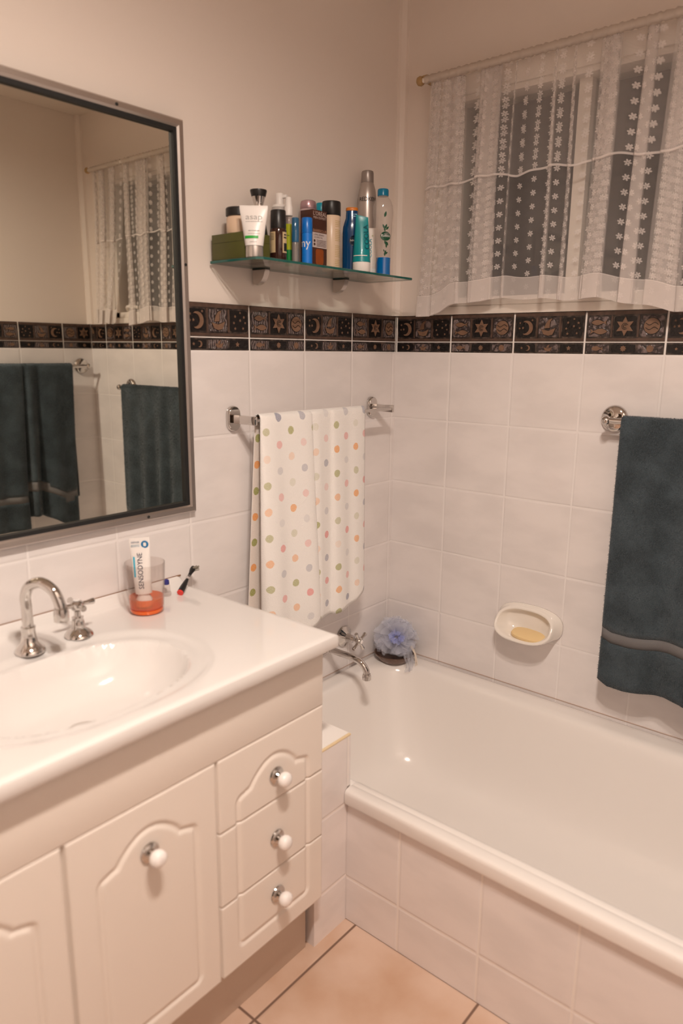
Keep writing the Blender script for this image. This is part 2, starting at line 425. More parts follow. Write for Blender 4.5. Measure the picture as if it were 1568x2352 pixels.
def border_tile(bm, M, u0, u1, kind, clip=None):
    """one tall tile and its thin companion, u0..u1 along the wall, read left to right"""
    z0, z1 = HB + 0.0303 + 0.0015, HT
    def cut(poly):
        if clip is None: return poly
        return poly if all(clip[0] <= p[0] <= clip[1] for p in poly) else None
    def add(poly, h, mi):
        p = cut(poly)
        if p: prism(bm, p, 0.0, h, M, mi)
    a, c = (u0, u1) if clip is None else (max(u0, clip[0]), min(u1, clip[1]))
    box(bm, a, c, z0, z1, -0.001, 0.0004, 0.0004, 1, 0, M)
    box(bm, a, c, HB + .0008, HB + .0303 - 0.0015, -0.001, 0.0004, 0.0004, 1, 0, M)
    cw = (u1 - u0) / 3; zc = (z0 + z1) / 2 - 0.001; ch = 0.049
    bands = [(z1 - 0.010, z1 - 0.0012), (z0 + 0.0012, z0 + 0.008)]
    for za, zb in bands:
        add([(a + .001, za), (c - .001, za), (c - .001, zb), (a + .001, zb)], 0.0012, 4)
    cells = ('moon', 'boat', 'stars') if kind == 'A' else ('fish', 'sun', 'planet')
    for k, cell in enumerate(cells):
        cx = u0 + cw * (k + 0.5); grey = cell in ('boat', 'fish', 'planet')
        r = rrect(cw - 0.010, ch, 0.005, 3, cx, zc)
        add(r, 0.0010, 2 if not grey else 1)
        if k < 2:
            x = u0 + cw * (k + 1)
            add([(x - .0022, zc - ch / 2 - .002), (x + .0022, zc - ch / 2 - .002), (x + .0018, zc + ch / 2 + .002), (x - .0025, zc + ch / 2 + .001)], 0.0022, 4)
        def mot(p, h=0.003):
            gx = sum(q[0] for q in p) / len(p); gy = sum(q[1] for q in p) / len(p)
            out = [(gx + (q[0] - gx) * 1.0 + (q[0] - gx) / (math.hypot(q[0] - gx, q[1] - gy) + 1e-6) * .0017,
                    gy + (q[1] - gy) * 1.0 + (q[1] - gy) / (math.hypot(q[0] - gx, q[1] - gy) + 1e-6) * .0017) for q in p]
            add(out, 0.0016, 2); add(p, h, 3)
        if cell == 'moon':
            mot(shift(moon(0.019), cx + 0.002, zc - .001))
            for dx, dy, s in ((-.017, .012, .0034), (.018, .019, .0032), (-.008, -.001, .0038), (-.018, -.002, .0032)):
                add(shift(star(s, 5), cx + dx, zc + dy), 0.0022, 3)
        elif cell == 'boat':
            mot(shift(hull(0.040, 0.018), cx, zc - 0.011)); mot(shift(sail(0.022, 0.026), cx - 0.001, zc + 0.010))
        elif cell == 'stars':
            for dx, dy, s in ((-.012, .011, .0036), (.004, .002, .0036), (-.016, -.004, .0034), (.016, .01, .0036), (-.012, -.017, .0038), (.013, -.016, .0034), (.004, .02, .003), (.02, -.003, .003)):
                add(shift(star(s, 5), cx + dx, zc + dy), 0.0022, 3)
        elif cell == 'fish':
            mot(shift(fish(0.040, 0.0065), cx, zc + 0.010)); mot(shift([(-x, y) for x, y in fish(0.044, 0.007)][::-1], cx, zc - 0.012))
        elif cell == 'sun':
            mot(shift(star(0.0235, 6, 0.52), cx, zc))
            for rr in (0.0078, 0.0042):
                t = [(cx + rr * math.cos(q), zc + rr * math.sin(q)) for q in np.linspace(0.4, 5.6, 16)]
                t2 = [(cx + (rr - .0012) * math.cos(q), zc + (rr - .0012) * math.sin(q)) for q in np.linspace(5.6, 0.4, 16)]
                add(t + t2, 0.0042, 0)
        else:
            mot(shift(disc(0.019), cx, zc))
            for dz in (0.006, -0.005):
                t = [(cx + x, zc + dz + 0.003 * math.sin(x * 260)) for x in np.linspace(-.015, .015, 14)]
                add(t + [(x, z - .0016) for x, z in reversed(t)], 0.0036, 2)
        # the thin tile below
        zt = HB + 0.0145
        add(rrect(cw - 0.006, 0.020, 0.003, 3, cx, zt), 0.0010, 1 if grey else 2)
        if cell == 'moon':
            add(shift(moon(0.0075), cx + .008, zt), .0022, 3); add(shift(star(.004, 5), cx - .009, zt), .002, 3)
        elif cell == 'boat': add(shift(hull(0.024, 0.011), cx + .002, zt - .002), .0024, 3); add(shift(sail(.010, .009), cx + .002, zt + .005), .0024, 3)
        elif cell == 'stars': add(shift(star(.0065, 5), cx - .006, zt), .0022, 3)
        elif cell == 'fish': add(shift(fish(0.030, 0.0058), cx, zt), .0024, 3)
        elif cell == 'sun': add(shift(star(.0078, 8, .68), cx, zt), .0022, 3)
        else: add(shift(disc(.0082), cx, zt), .0024, 3)

BM = ['b_base', 'b_grey', 'b_black', 'b_cop', 'b_brown']
G = 0.0024
def frame_matrix(o, u, v, w):
    return Matrix(((u[0], v[0], w[0], o[0]), (u[1], v[1], w[1], o[1]), (u[2], v[2], w[2], o[2]), (0, 0, 0, 1)))
# back wall : left to right is +x
b = B(); M = frame_matrix((0, 0, 0), (1, 0, 0), (0, 0, 1), (0, -1, 0))
edges = [-0.003, -0.2155] + [-0.2155 - 0.2 * i for i in range(1, 6)]
for i in range(len(edges) - 1):
    border_tile(b, M, edges[i + 1] + G, edges[i] - G, 'B' if i % 2 == 0 else 'A')
o = obj('trim_3', b, BM, sharp=30); tag(o, kind='structure')
# right wall : left to right is -y
b = B(); M = frame_matrix((0, 0, 0), (0, -1, 0), (0, 0, 1), (-1, 0, 0))
edges = [0.003] + [0.1961 + 0.2 * i for i in range(8)]
for i in range(len(edges) - 1):
    border_tile(b, M, edges[i] + G, edges[i + 1] - G, 'A' if i % 2 == 0 else 'B')
border_tile(b, M, edges[-1] + G, edges[-1] + .2, 'A' if (len(edges) - 1) % 2 == 0 else 'B', clip=(0, W - 0.003))
o = obj('trim_4', b, BM, sharp=30); tag(o, kind='structure')
# opposite wall : left to right is -x
b = B(); M = frame_matrix((0, -W, 0), (-1, 0, 0), (0, 0, 1), (0, 1, 0))
border_tile(b, M, -0.06, 0.14 - G, 'B', clip=(0.003, 1))
for i in range(6): border_tile(b, M, 0.14 + .2 * i + G, 0.34 + .2 * i - G, 'A' if i % 2 == 0 else 'B')
o = obj('trim_5', b, BM, sharp=30); tag(o, kind='structure')

# ------------------------------------------------------------------ window
MAT['night'] = pmat('night outside', (0.004, 0.0035, 0.004), 0.9)
MAT['pane'] = glass('window pane', (0.92, 0.93, 0.92), 0.0, 1.5)
win = bpy.data.objects.new('window_1', None); link(win); win.location = (0.03, -0.84, 1.4485); tag(win, kind='structure')
def wobj(name, bm, m):
    o = obj(name, bm, m, win); o.matrix_parent_inverse = Matrix.Translation(-win.location); return o
b = B()
box(b, 0.0, 0.10, WY0 + .001, WY1 - .001, WZ0 + .0005, WZ0 + 0.024, 0.002)         # bottom rail
box(b, 0.0, 0.10, WY0 + .001, WY1 - .001, WZ1 - 0.02, WZ1 - .0005, 0.002)
box(b, 0.0, 0.10, WY0 + .001, WY0 + 0.03, WZ0, WZ1 - .001, 0.002); box(b, 0.0, 0.10, WY1 - 0.02, WY1 - .001, WZ0, WZ1 - .001, 0.002)
box(b, 0.03, 0.08, -0.552, -0.518, WZ0, WZ1 - .002, 0.002); box(b, 0.03, 0.08, -1.14, -1.10, WZ0, WZ1 - .002, 0.002)
wobj('frame', b, 'trim')
b = B()
box(b, -0.008, 0.0075, WY1 - 0.006, WY1 + 0.055, WZ0 - .001, WZ1 + 0.05, 0.002)
box(b, -0.008, 0.0075, WY0 - 0.075, WY0 + 0.006, WZ0 - .001, WZ1 + 0.05, 0.002)
box(b, -0.0085, 0.0075, WY0 - 0.074, WY1 + 0.054, WZ1 - 0.006, WZ1 + 0.049, 0.002)
wobj('architrave', b, 'trim')
b = B(); box(b, -0.004, 0.0075, -1.585, WY1 + 0.054, HT + .0005, WZ0 - 0.0012, 0.001); box(b, 0.0, 0.0078, WY0, WY1, WZ0 - .0012, WZ0 + .0004); wobj('sill_strip', b, 'trim')
b = B(); box(b, 0.052, 0.056, WY0 + 0.028, WY1 - 0.019, WZ0 + 0.02, WZ1 - 0.018); wobj('pane', b, 'pane')
b = B(); box(b, 0.02, 0.03, -1.45, -1.40, WZ0 + 0.022, WZ0 + 0.034, 0.002); tube(b, spline([(0.02, -1.445, WZ0 + .03), (0.005, -1.43, WZ0 + .045), (0.0, -1.38, WZ0 + .045), (0.0, -1.34, WZ0 + .04)], 5), 0.007, 10)
wobj('winder_handle', b, 'trim')
b = B(); box(b, 0.139, 0.145, WY0 - .05, WY1 + .05, WZ0 - .05, WZ1 + .05)
o = obj('night_backdrop', b, 'night'); tag(o, kind='structure')  # added sheet, its near-black colour stands in for the darkness outside

# ------------------------------------------------------------------ sheer curtain
def sheer_mat(name, body, hem):
    """net curtain: woven ground with six-petal flowers and wavy threads, in cloth uv (metres)"""
    m = bpy.data.materials.new(name); m.use_nodes = True; nt = m.node_tree; nt.nodes.clear(); N = NB(nt)
    out = nt.nodes.new('ShaderNodeOutputMaterial')
    uv = nt.nodes.new('ShaderNodeUVMap'); sp = nt.nodes.new('ShaderNodeSeparateXYZ'); nt.links.new(uv.outputs[0], sp.inputs[0])
    U, V = sp.outputs[0], sp.outputs[1]
    pu, pv, R = 0.039, 0.0328, 0.0083
    cu = N.m('DIVIDE', U, pu); ci = N.m('FLOOR', cu)
    du = N.m('MULTIPLY', N.m('SUBTRACT', N.m('FRACT', cu), 0.5), pu)
    odd = N.m('MODULO', N.m('ABSOLUTE', ci), 2.0)
    cv = N.m('ADD', N.m('DIVIDE', V, pv), N.m('MULTIPLY', odd, 0.5))
    dv = N.m('MULTIPLY', N.m('SUBTRACT', N.m('FRACT', cv), 0.5), pv)
    r = N.m('SQRT', N.m('ADD', N.m('MULTIPLY', du, du), N.m('MULTIPLY', dv, dv)))
    th = N.m('ARCTAN2', dv, du)
    pet = N.m('ABSOLUTE', N.m('COSINE', N.m('MULTIPLY', N.m('ADD', th, 0.2), 3.0)))
    lim = N.m('MULTIPLY', R, N.m('ADD', 0.34, N.m('MULTIPLY', 0.66, N.m('POWER', pet, 0.8))))
    fl = N.smooth(N.m('SUBTRACT', lim, r), 0.0, 0.0008)
    fl = N.m('MULTIPLY', fl, N.smooth(r, 0.0004, 0.0014))
    # wavy threads
    wv = None
    for off in (0.0, 0.008):
        ph = N.m('ADD', V, N.m('MULTIPLY', 0.0095, N.m('SINE', N.m('ADD', N.m('MULTIPLY', U, PI / pu), off * 40))))
        fr = N.m('MULTIPLY', N.m('SUBTRACT', N.m('FRACT', N.m('ADD', N.m('DIVIDE', ph, pv), 0.25 + off * 20)), 0.5), pv)
        l = N.m('SUBTRACT', 1.0, N.smooth(N.m('ABSOLUTE', fr), 0.0002, 0.0007))
        wv = l if wv is None else N.m('MAXIMUM', wv, l)
    # weave density and hem zones (v = distance above the hem)
    h1 = N.m('SUBTRACT', 1.0, N.smooth(V, hem[0], hem[0] + 0.001))
    line = N.m('SUBTRACT', 1.0, N.smooth(N.m('ABSOLUTE', N.m('SUBTRACT', V, hem[0])), hem[1] * 0.5, hem[1]))
    a = N.m('ADD', body, N.m('MULTIPLY', h1, hem[2]))
    a = N.m('MAXIMUM', a, N.m('MULTIPLY', line, 0.80))
    a = N.m('MAXIMUM', a, N.m('MULTIPLY', fl, 0.66)); a = N.m('MAXIMUM', a, N.m('MULTIPLY', wv, 0.20))
    df = nt.nodes.new('ShaderNodeBsdfDiffuse'); tl = nt.nodes.new('ShaderNodeBsdfTranslucent'); tr = nt.nodes.new('ShaderNodeBsdfTransparent')
    for n in (df, tl): n.inputs[0].default_value = (0.86, 0.80, 0.77, 1)
    m1 = nt.nodes.new('ShaderNodeMixShader'); m1.inputs[0].default_value = 0.22
    nt.links.new(df.outputs[0], m1.inputs[1]); nt.links.new(tl.outputs[0], m1.inputs[2])
    m2 = nt.nodes.new('ShaderNodeMixShader'); nt.links.new(a, m2.inputs[0])
    nt.links.new(tr.outputs[0], m2.inputs[1]); nt.links.new(m1.outputs[0], m2.inputs[2])
    nt.links.new(m2.outputs[0], out.inputs[0]); return m
MAT['sheer'] = sheer_mat('sheer curtain', 0.15, (0.056, 0.0012, 0.42))
MAT['sheer_top'] = sheer_mat('sheer overlay', 0.115, (0.003, 0.0034, 0.45))

def resample(P, step):
    P = np.asarray(P, float); d = np.r_[0, np.cumsum(np.linalg.norm(np.diff(P, axis=0), axis=1))]
    n = max(2, int(d[-1] / step)); t = np.linspace(0, d[-1], n + 1)
    return np.stack([np.interp(t, d, P[:, k]) for k in range(P.shape[1])], 1), t

def fold_path(y0, y1, folds, amp):
    """folds: (ya, yb) laps of the cloth, three layers deep between ya and yb (y falls from y0 to y1)"""
    pts = [(y0, 0.0)]
    rr = np.random.default_rng(17)
    for ya, yb in folds:
        w = ya - yb; laps = 9 if w > 0.02 else 5 if w > 0.011 else 3
        pts.append((ya + .004, -0.001))
        for k in range(laps):
            x = -amp * (k + 0.3) / laps; e = rr.uniform(-.0012, .0012); q = rr.uniform(-0.08, 0.10) * w * (0 if k in (0, laps - 1) else 1)
            if k % 2 == 0: pts += [((ya + yb) / 2, x), (yb + .002 + q, x - .0003), (yb + q + e, x - amp / laps * .5)]
            else: pts += [((ya + yb) / 2, x), (ya - .002 - q, x - .0003), (ya - q + e, x - amp / laps * .5)]
        pts.append((yb - .009, -amp * .35))
    pts.append((y1, 0.0))
    return spline(pts, 5)

folds = [(-0.118, -0.150), (-0.166, -0.243), (-0.277, -0.290), (-0.292, -0.343), (-0.372, -0.378), (-0.486, -0.497), (-0.535, -0.546), (-0.598, -0.646), (-0.690, -0.724),
         (-0.757, -0.826), (-0.868, -0.905), (-0.965, -1.03), (-1.075, -1.12), (-1.18, -1.255), (-1.30, -1.33)]
def curtain(name, label, y0, y1, folds, hemfn, x0, spread_top, sweep=None, midfn=None, seed=1):
    t = thing(name, label, 'curtain', (x0, (y0 + y1) / 2, 2.045), group=None)
    path, s = resample(fold_path(y0, y1, folds, 0.017), 0.0026)
    yc = path[:, 0]; xo = path[:, 1]; r = np.random.default_rng(seed)
    ph = r.uniform(0, 6.28, 6)
    zt = 2.038
    def build(nm, mat, xoff, zbfn, shrink):
        rows = 44; P = []; UV = []
        for k in range(rows + 1):
            f = k / rows
            Y = yc.copy(); X = np.zeros_like(Y)
            zb = zbfn(yc)
            Z = zt + (zb - zt) * f
            g = np.clip((zt - Z) / 0.62, 0, 1)
            # laps are narrower at the gathered top
            for ya, yb in folds:
                mid = (ya + yb) / 2; w = ya - yb
                inside = np.exp(-(((yc - mid) / (w * 0.62 + 0.006)) ** 4))
                Y = Y + (mid - yc) * inside * (1 - g) * spread_top
            Y = Y + 0.006 * (1 - g) * np.sin(yc * 21 + ph[0]) * 1.0
            X = xo * (0.45 + 0.55 * g) + 0.004 * np.sin(yc * 34 + ph[1]) * g + 0.0025 * np.sin(yc * 90 + ph[2]) * (1 - g) + 0.003 * np.sin(Z * 9 + yc * 14)
            if sweep: Y = sweep(Y, g)
            P.append(np.stack([x0 + xoff + X - 0.010 * g, Y, Z], 1)); UV.append(np.stack([s, Z - zb], 1))
        o = sheet(nm, np.array(P), mat, t, np.array(UV)); o.matrix_parent_inverse = Matrix.Translation(-t.location); return o
    build('sheer_panel', 'sheer', 0.0, hemfn, 0)
    if midfn is not None: build('upper_layer', 'sheer_top', -0.0022, midfn, 0)
    # gathered rod pocket
    b = B()
    ys = np.arange(y0, y1, -0.004); R = []
    for y in ys:
        q = 0.0098 + 0.0009 * math.sin(y * 310) + 0.0007 * math.sin(y * 517 + 1)
        R.append([(-0.05 + q * math.cos(a) * 0.9, y + 0.0008 * math.sin(a * 3), 2.045 + 0.003 * (y * 0) + q * math.sin(a) * 1.05) for a in np.linspace(0, 2 * PI, 15)[:-1]])
    loft(b, R, False, False)
    o = obj('rod_pocket', b, MAT['sheer_pocket'], t, 0); o.matrix_parent_inverse = Matrix.Translation(-t.location)
    return t
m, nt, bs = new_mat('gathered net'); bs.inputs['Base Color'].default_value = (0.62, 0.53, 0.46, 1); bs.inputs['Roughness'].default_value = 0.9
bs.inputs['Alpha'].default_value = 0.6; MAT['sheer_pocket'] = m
hx = [-1.6, -1.35, -1.2, -1.0, -0.82, -0.741, -0.646, -0.556, -0.385, -0.30, -0.223, -0.19, -0.15, -0.10]
hz = [1.43, 1.41, 1.43, 1.42, 1.418, 1.4345, 1.452, 1.452, 1.4615, 1.457, 1.447, 1.432, 1.421, 1.415]
hemfn = lambda y: np.interp(y, hx, hz) + 0.0025 * np.sin(y * 47)
mx = [-1.6, -1.3, -1.0, -0.80, -0.658, -0.53, -0.40, -0.352, -0.25, -0.122]
mz = [1.755, 1.76, 1.765, 1.762, 1.773, 1.771, 1.766, 1.7695, 1.77, 1.760]
midfn = lambda y: np.interp(y, mx, mz) + 0.0035 * np.sin(y * 38 + 1) + 0.002 * np.sin(y * 83)
curtain('sheer_curtain', 'long white flowered sheer curtain gathered across most of the window', -0.112, -1.335, folds, hemfn, -0.036, 0.45, None, midfn, 3)
far = [(-1.40, -1.44), (-1.47, -1.51), (-1.53, -1.555)]
def sweep(Y, g): return Y - 0.10 * g ** 1.5 * np.clip((Y + 1.575) / 0.22, 0, 1.3)
curtain('sheer_curtain', 'narrow white sheer curtain pulled aside at the far window end', -1.345, -1.575, far, lambda y: 1.425 + 0.004 * np.sin(y * 60), -0.036, 0.3, sweep,
        lambda y: 1.755 + 0.003 * np.sin(y * 50), 5)
t = thing('curtain_rod', 'thin cream curtain rod above the window', 'curtain rod', (-0.05, -0.84, 2.045))
b = B(); tube(b, [(0, 0.735, 0), (0, -0.735, 0)], 0.0065, 14); obj('rod', b, 'trim', t)
MAT['finial'] = pmat('brassy wooden finial', (0.42, 0.27, 0.12), 0.35)
for sgn in (1, -1):
    b = B(); lathe(b, [(0.006, 0), (0.011, 0.002), (0.013, 0.008), (0.011, 0.015), (0.006, 0.019)], 16, Matrix.Translation((0, 0.7355 * sgn, 0)) @ Matrix.Rotation(-sgn * PI / 2, 4, 'X'))
    obj('finial', b, 'finial', t)
for yy in (0.728, -0.728):
    b = B(); box(b, -0.004, 0.0412, yy - 0.008, yy + 0.008, -0.004, 0.012, 0.002); obj('bracket', b, 'finial' if yy > 0 else 'trim', t)

# ------------------------------------------------------------------ mirror
t = thing('wall_mirror', 'large wall mirror in a brushed metal frame above the basin', 'mirror', (-1.25, 0, 0.9488))
MX0, MX1, MZ0, MZ1 = -1.70, -0.8101, 0.9488, 1.7909
FW = 0.0165
def mobj(name, bm, m): 
    o = obj(name, bm, m, t); o.matrix_parent_inverse = Matrix.Translation(-t.location); return o
b = B()
prof = [(0, -0.001), (0, -0.016), (0.003, -0.019), (FW - .004, -0.019), (FW, -0.015), (FW, -0.001)]
def ring(d, y): return [(MX0 + d, y, MZ0 + d), (MX1 - d, y, MZ0 + d), (MX1 - d, y, MZ1 - d), (MX0 + d, y, MZ1 - d)]
loft(b, [ring(d, y) for d, y in prof] + [ring(0, -0.001)], False, False)
mobj('frame', b, 'alu')
b = B(); g0 = FW + .0002; g1 = FW + 0.0085
loft(b, [ring(g0, -0.004), ring(g0, -0.0145), ring(g1, -0.0145), ring(g1, -0.004), ring(g0, -0.004)], False, False); mobj('gasket', b, 'gasket')
b = B(); box(b, MX0 + FW + .001, MX1 - FW - .001, -0.0065, -0.0012, MZ0 + FW + .001, MZ1 - FW - .001); mobj('mirror_glass', b, 'mirror')
for x, z in ((-0.972, MZ1 - .0085), (-0.9455, MZ0 + .0085), (MX1 - .0085, 1.50)):
    b = B(); lathe(b, [(0.0032, -0.001), (0.0032, 0.001), (0.0022, 0.0018)], 14, Matrix.Translation((x, -0.0192, z)) @ Matrix.Rotation(PI / 2, 4, 'X')); mobj('screw', b, 'gasket')

# ------------------------------------------------------------------ glass shelf
SZ = 1.5167
t = thing('glass_shelf', 'green edged glass shelf on two metal brackets holding bottles', 'shelf', (-0.44, 0, SZ - .006))
b = B()
def shelf_ring(d, z): return [(x, y, z) for x, y in [(-0.735 + d, -0.0025), (-0.735 + d, -0.152), (-0.723 + d * .5, -0.163 + d), (-0.16 - d, -0.163 + d), (-0.148 - d, -0.152), (-0.148 - d, -0.0025)]]
loft(b, [[(x - t.location.x, y, z - t.location.z) for x, y, z in r] for r in (shelf_ring(0.0004, SZ - .006), shelf_ring(0, SZ - .0055), shelf_ring(0, SZ - .0005), shelf_ring(.0004, SZ))])
o = obj('glass_panel', b, ['glassgreen', 'glassedge'], t, 20)
for p in o.data.polygons:
    if abs(p.normal.z) < 0.5: p.material_index = 1
for bx in (-0.595, -0.296):
    b = B()
    # a curved fin from the wall that carries the glass
    sd = spline([(-0.0006, -0.040), (-0.012, -0.0425), (-0.026, -0.038), (-0.038, -0.026), (-0.045, -0.0088)], 5) + [np.array((-0.0006, -0.0088))]
    M = frame_matrix((bx - t.location.x, 0, 0.0), (0, 1, 0), (0, 0, 1), (1, 0, 0))
    prism(b, [(p[0], p[1] + 0.006) for p in sd], -0.008, 0.008, M)
    bmesh.ops.bevel(b, geom=[e for e in b.edges], offset=0.0015, segments=2, affect='EDGES')
    br = obj('bracket', b, 'chrome_dull', t)
    b = B(); box(b, bx - t.location.x - .008, bx - t.location.x + .008, -0.046, -0.0006, -0.0026, -0.0002, .0004); obj('rubber_strip', b, 'black', br)

# ------------------------------------------------------------------ bottles on the shelf
TH = math.radians(-50)          # turns a label towards the room
def bottle(name, label, cat, x, y, rz=TH, z=SZ):
    return thing(name, label, cat, (x, y, z + .0002), rz, 'toiletries on the glass shelf')
def part(name, prof, mat, parent, seg=32, sx=1, sy=1, M=None, cap0=True, cap1=True):
    b = B(); lathe(b, prof, seg, M, 0, cap0, cap1, sx, sy); return obj(name, b, mat, parent)
def ell(w, d, n=28, p=2.0):
    return [(w * abs(math.cos(a)) ** (2 / p) * (1 if math.cos(a) >= 0 else -1), d * abs(math.sin(a)) ** (2 / p) * (1 if math.sin(a) >= 0 else -1)) for a in np.linspace(0, 2 * PI, n + 1)[:-1]]

MAT['olive'] = pmat('olive card', (0.075, 0.075, 0.014), 0.45, noise=0.25, nscale=18)
b = bottle('carton', 'olive green carton lying at the left end of the glass shelf', 'box', -0.684, -0.060, 0)
bb = B(); box(bb, -0.048, 0.030, -0.054, 0.054, 0, 0.055, 0.0012); obj('box_body', bb, 'olive', b)
bb = B(); box(bb, -0.0484, 0.0304, -0.0544, 0.0544, 0.036, 0.0366); obj('lid_seam', bb, pmat('olive seam', (0.03, 0.03, 0.008), 0.6), b)

MAT['cream_jar'] = pmat('cream in frosted jar', (0.72, 0.53, 0.38), 0.25, coat=0.3)
b = bottle('cream_jar', 'cream coloured jar with a black lid on the olive carton', 'jar', -0.696, -0.058, TH, SZ + 0.0553)
part('jar_body', [(0.024, 0), (0.0268, 0.002), (0.0275, 0.006), (0.0275, 0.034), (0.025, 0.038)], 'cream_jar', b)
part('lid', [(0.0272, 0.0385), (0.0288, 0.0395), (0.0288, 0.054), (0.0270, 0.0565), (0.012, 0.0570)], 'black', b)

MAT['white_pl'] = pmat('white plastic', (0.80, 0.76, 0.73), 0.32)
MAT['silver_cap'] = pmat('silver cap', (0.62, 0.58, 0.55), 0.3, 0.85)
MAT['ink_grey'] = pmat('grey ink', (0.38, 0.36, 0.34), 0.5)
MAT['green_ink'] = pmat('green ink', (0.02, 0.36, 0.04), 0.45)
def squeeze_tube(parent, r0, z0, w1, z1, mat, depth0=1.0, name='tube_body', crimp=0.006, th=0.0016, n=10):
    rings = []
    for k in range(n + 1):
        f = k / n; w = r0 + (w1 - r0) * f; d = r0 * depth0 * (1 - f ** 1.25) + th * f
        rings.append([(x, y, z0 + (z1 - z0) * f) for x, y in ell(w, d, 28)])
    rings.append([(x, y, z1 + crimp) for x, y in ell(w1, th, 28)])
    bb = B(); loft(bb, rings); return obj(name, bb, mat, parent)
b = bottle('squeeze_tube', 'white squeeze tube with a green stripe standing on its silver cap', 'tube', -0.720, -0.132)
part('cap', [(0.0185, 0), (0.019, 0.001), (0.0185, 0.0225), (0.017, 0.023)], 'silver_cap', b)
squeeze_tube(b, 0.0195, 0.0235, 0.0305, 0.100, 'white_pl', 0.9)
ft = lambda u, v: (u, -(0.0195 * .9 * (1 - ((v - .0235) / .0765) ** 1.25) + 0.0016 * ((v - .0235) / .0765)) * math.sqrt(max(0.02, 1 - (u / (0.0195 + .011 * (v - .0235) / .0765)) ** 2)) - 0.0006, v)
lettering('lettering', [('asap', 0.017, 0.001, 0.082, 1.25)], b, 'ink_grey', ft)
print_lines('small_print', [(0.036, 0.0018, 0.001, 0.0725)], b, 'ink_grey', ft)
print_lines('product_line', [(0.024, 0.0024, 0.001, 0.0535), (0.026, 0.0014, 0.001, 0.0475)], b, 'ink_grey', ft)
print_lines('volume_mark', [(0.015, 0.0016, 0, .0305)], b, 'ink_grey', ft)
patch('green_stripe', -0.019, 0.0105, 0.0375, 0.0432, ft, 'green_ink', b, 16, 3)

MAT['black_gloss'] = pmat('black glass', (0.010, 0.010, 0.013), 0.08, coat=0.5)
b = bottle('perfume_bottle', 'black cone shaped perfume bottle with a flared silver stopper behind the white tube', 'perfume', -0.628, -0.052)
part('flask', [(0.026, 0), (0.0285, 0.003), (0.027, 0.02), (0.020, 0.07), (0.013, 0.108), (0.011, 0.117), (0.0115, 0.1255)], 'black_gloss', b)
part('neck', [(0.0105, 0.1258), (0.0108, 0.130), (0.0145, 0.142), (0.0162, 0.1466)], 'chrome', b)
part('stopper', [(0.0163, 0.1468), (0.0195, 0.159), (0.0190, 0.1615), (0.006, 0.1625)], 'black', b)

MAT['frost'] = pmat('frosted clear plastic', (0.80, 0.74, 0.71), 0.35, trans=0.45)
b = bottle('foam_pump', 'pale translucent foam pump bottle at the back behind the brown bottle', 'bottle', -0.541, -0.034)
part('bottle_body', [(0.019, 0), (0.0205, 0.002), (0.0205, 0.120), (0.0195, 0.133), (0.0185, 0.1365)], 'frost', b)
part('pump_collar', [(0.0185, 0.1368), (0.0192, 0.138), (0.017, 0.1435), (0.0105, 0.1445)], 'white_pl', b)
bb = B(); lathe(bb, [(0.0098, 0.1448), (0.0098, 0.168), (0.0085, 0.1702)], 22); box(bb, -0.004, 0.004, -0.021, -0.004, 0.1585, 0.166, .001, 2, 0, Matrix.Rotation(PI * .35, 4, 'Z')); obj('pump_head', bb, 'white_pl', b)

MAT['amber'] = pmat('dark amber glass', (0.035, 0.012, 0.008), 0.08, coat=0.4)
MAT['paper'] = pmat('cream paper label', (0.55, 0.42, 0.24), 0.55)
b = bottle('brown_bottle', 'dark brown glass bottle with cream labels and a tall black cap', 'bottle', -0.617, -0.104)
part('bottle_body', [(0.0175, 0), (0.0188, 0.002), (0.0188, 0.070), (0.0178, 0.0735)], 'amber', b)
part('cap', [(0.0176, 0.0738), (0.0178, 0.075), (0.0172, 0.112), (0.0160, 0.1138)], 'black', b)
fc = on_cyl(0.0191)
patch('label', -0.0265, -0.0055, 0.021, 0.066, fc, 'paper', b)
patch('label', 0.0115, 0.0285, 0.021, 0.066, fc, 'paper', b)
print_lines('small_print', [(0.015, 0.0016, -0.016, 0.062 - .0032 * i) for i in range(5)], b, 'black', on_cyl(0.01935))
print_lines('big_print', [(0.010, 0.004, 0.0205, 0.060), (0.011, 0.004, 0.0205, 0.054)], b, 'black', on_cyl(0.01935))
patch('dark_panel', 0.0150, 0.0280, 0.0245, 0.0420, on_cyl(0.01935), 'black', b)

MAT['lime'] = pmat('lime liquid', (0.42, 0.46, 0.02), 0.15, coat=0.4)
MAT['leafgreen'] = pmat('green liquid', (0.01, 0.22, 0.05), 0.15, coat=0.4)
MAT['clearpl'] = glass('clear plastic', (0.90, 0.87, 0.86), 0.05, 1.45, 0.06)
b = bottle('spray_bottle', 'slim lime green spray bottle with a white cap', 'bottle', -0.558, -0.080)
part('lower_band', [(0.0085, 0), (0.0092, 0.0015), (0.0092, 0.036)], 'leafgreen', b, 24)
part('bottle_body', [(0.0092, 0.0362), (0.0092, 0.094)], 'lime', b, 24)
part('neck', [(0.0091, 0.0942), (0.0085, 0.108), (0.007, 0.1125)], 'clearpl', b, 24)
part('cap', [(0.0098, 0.1127), (0.0098, 0.131), (0.0082, 0.134), (0.0068, 0.1525), (0.0058, 0.1538)], 'white_pl', b, 24)
print_lines('small_print', [(0.008, 0.0028, -0.002, 0.068)], b, pmat('dark green ink', (0.03, 0.08, 0.02), 0.5), on_cyl(0.0095))

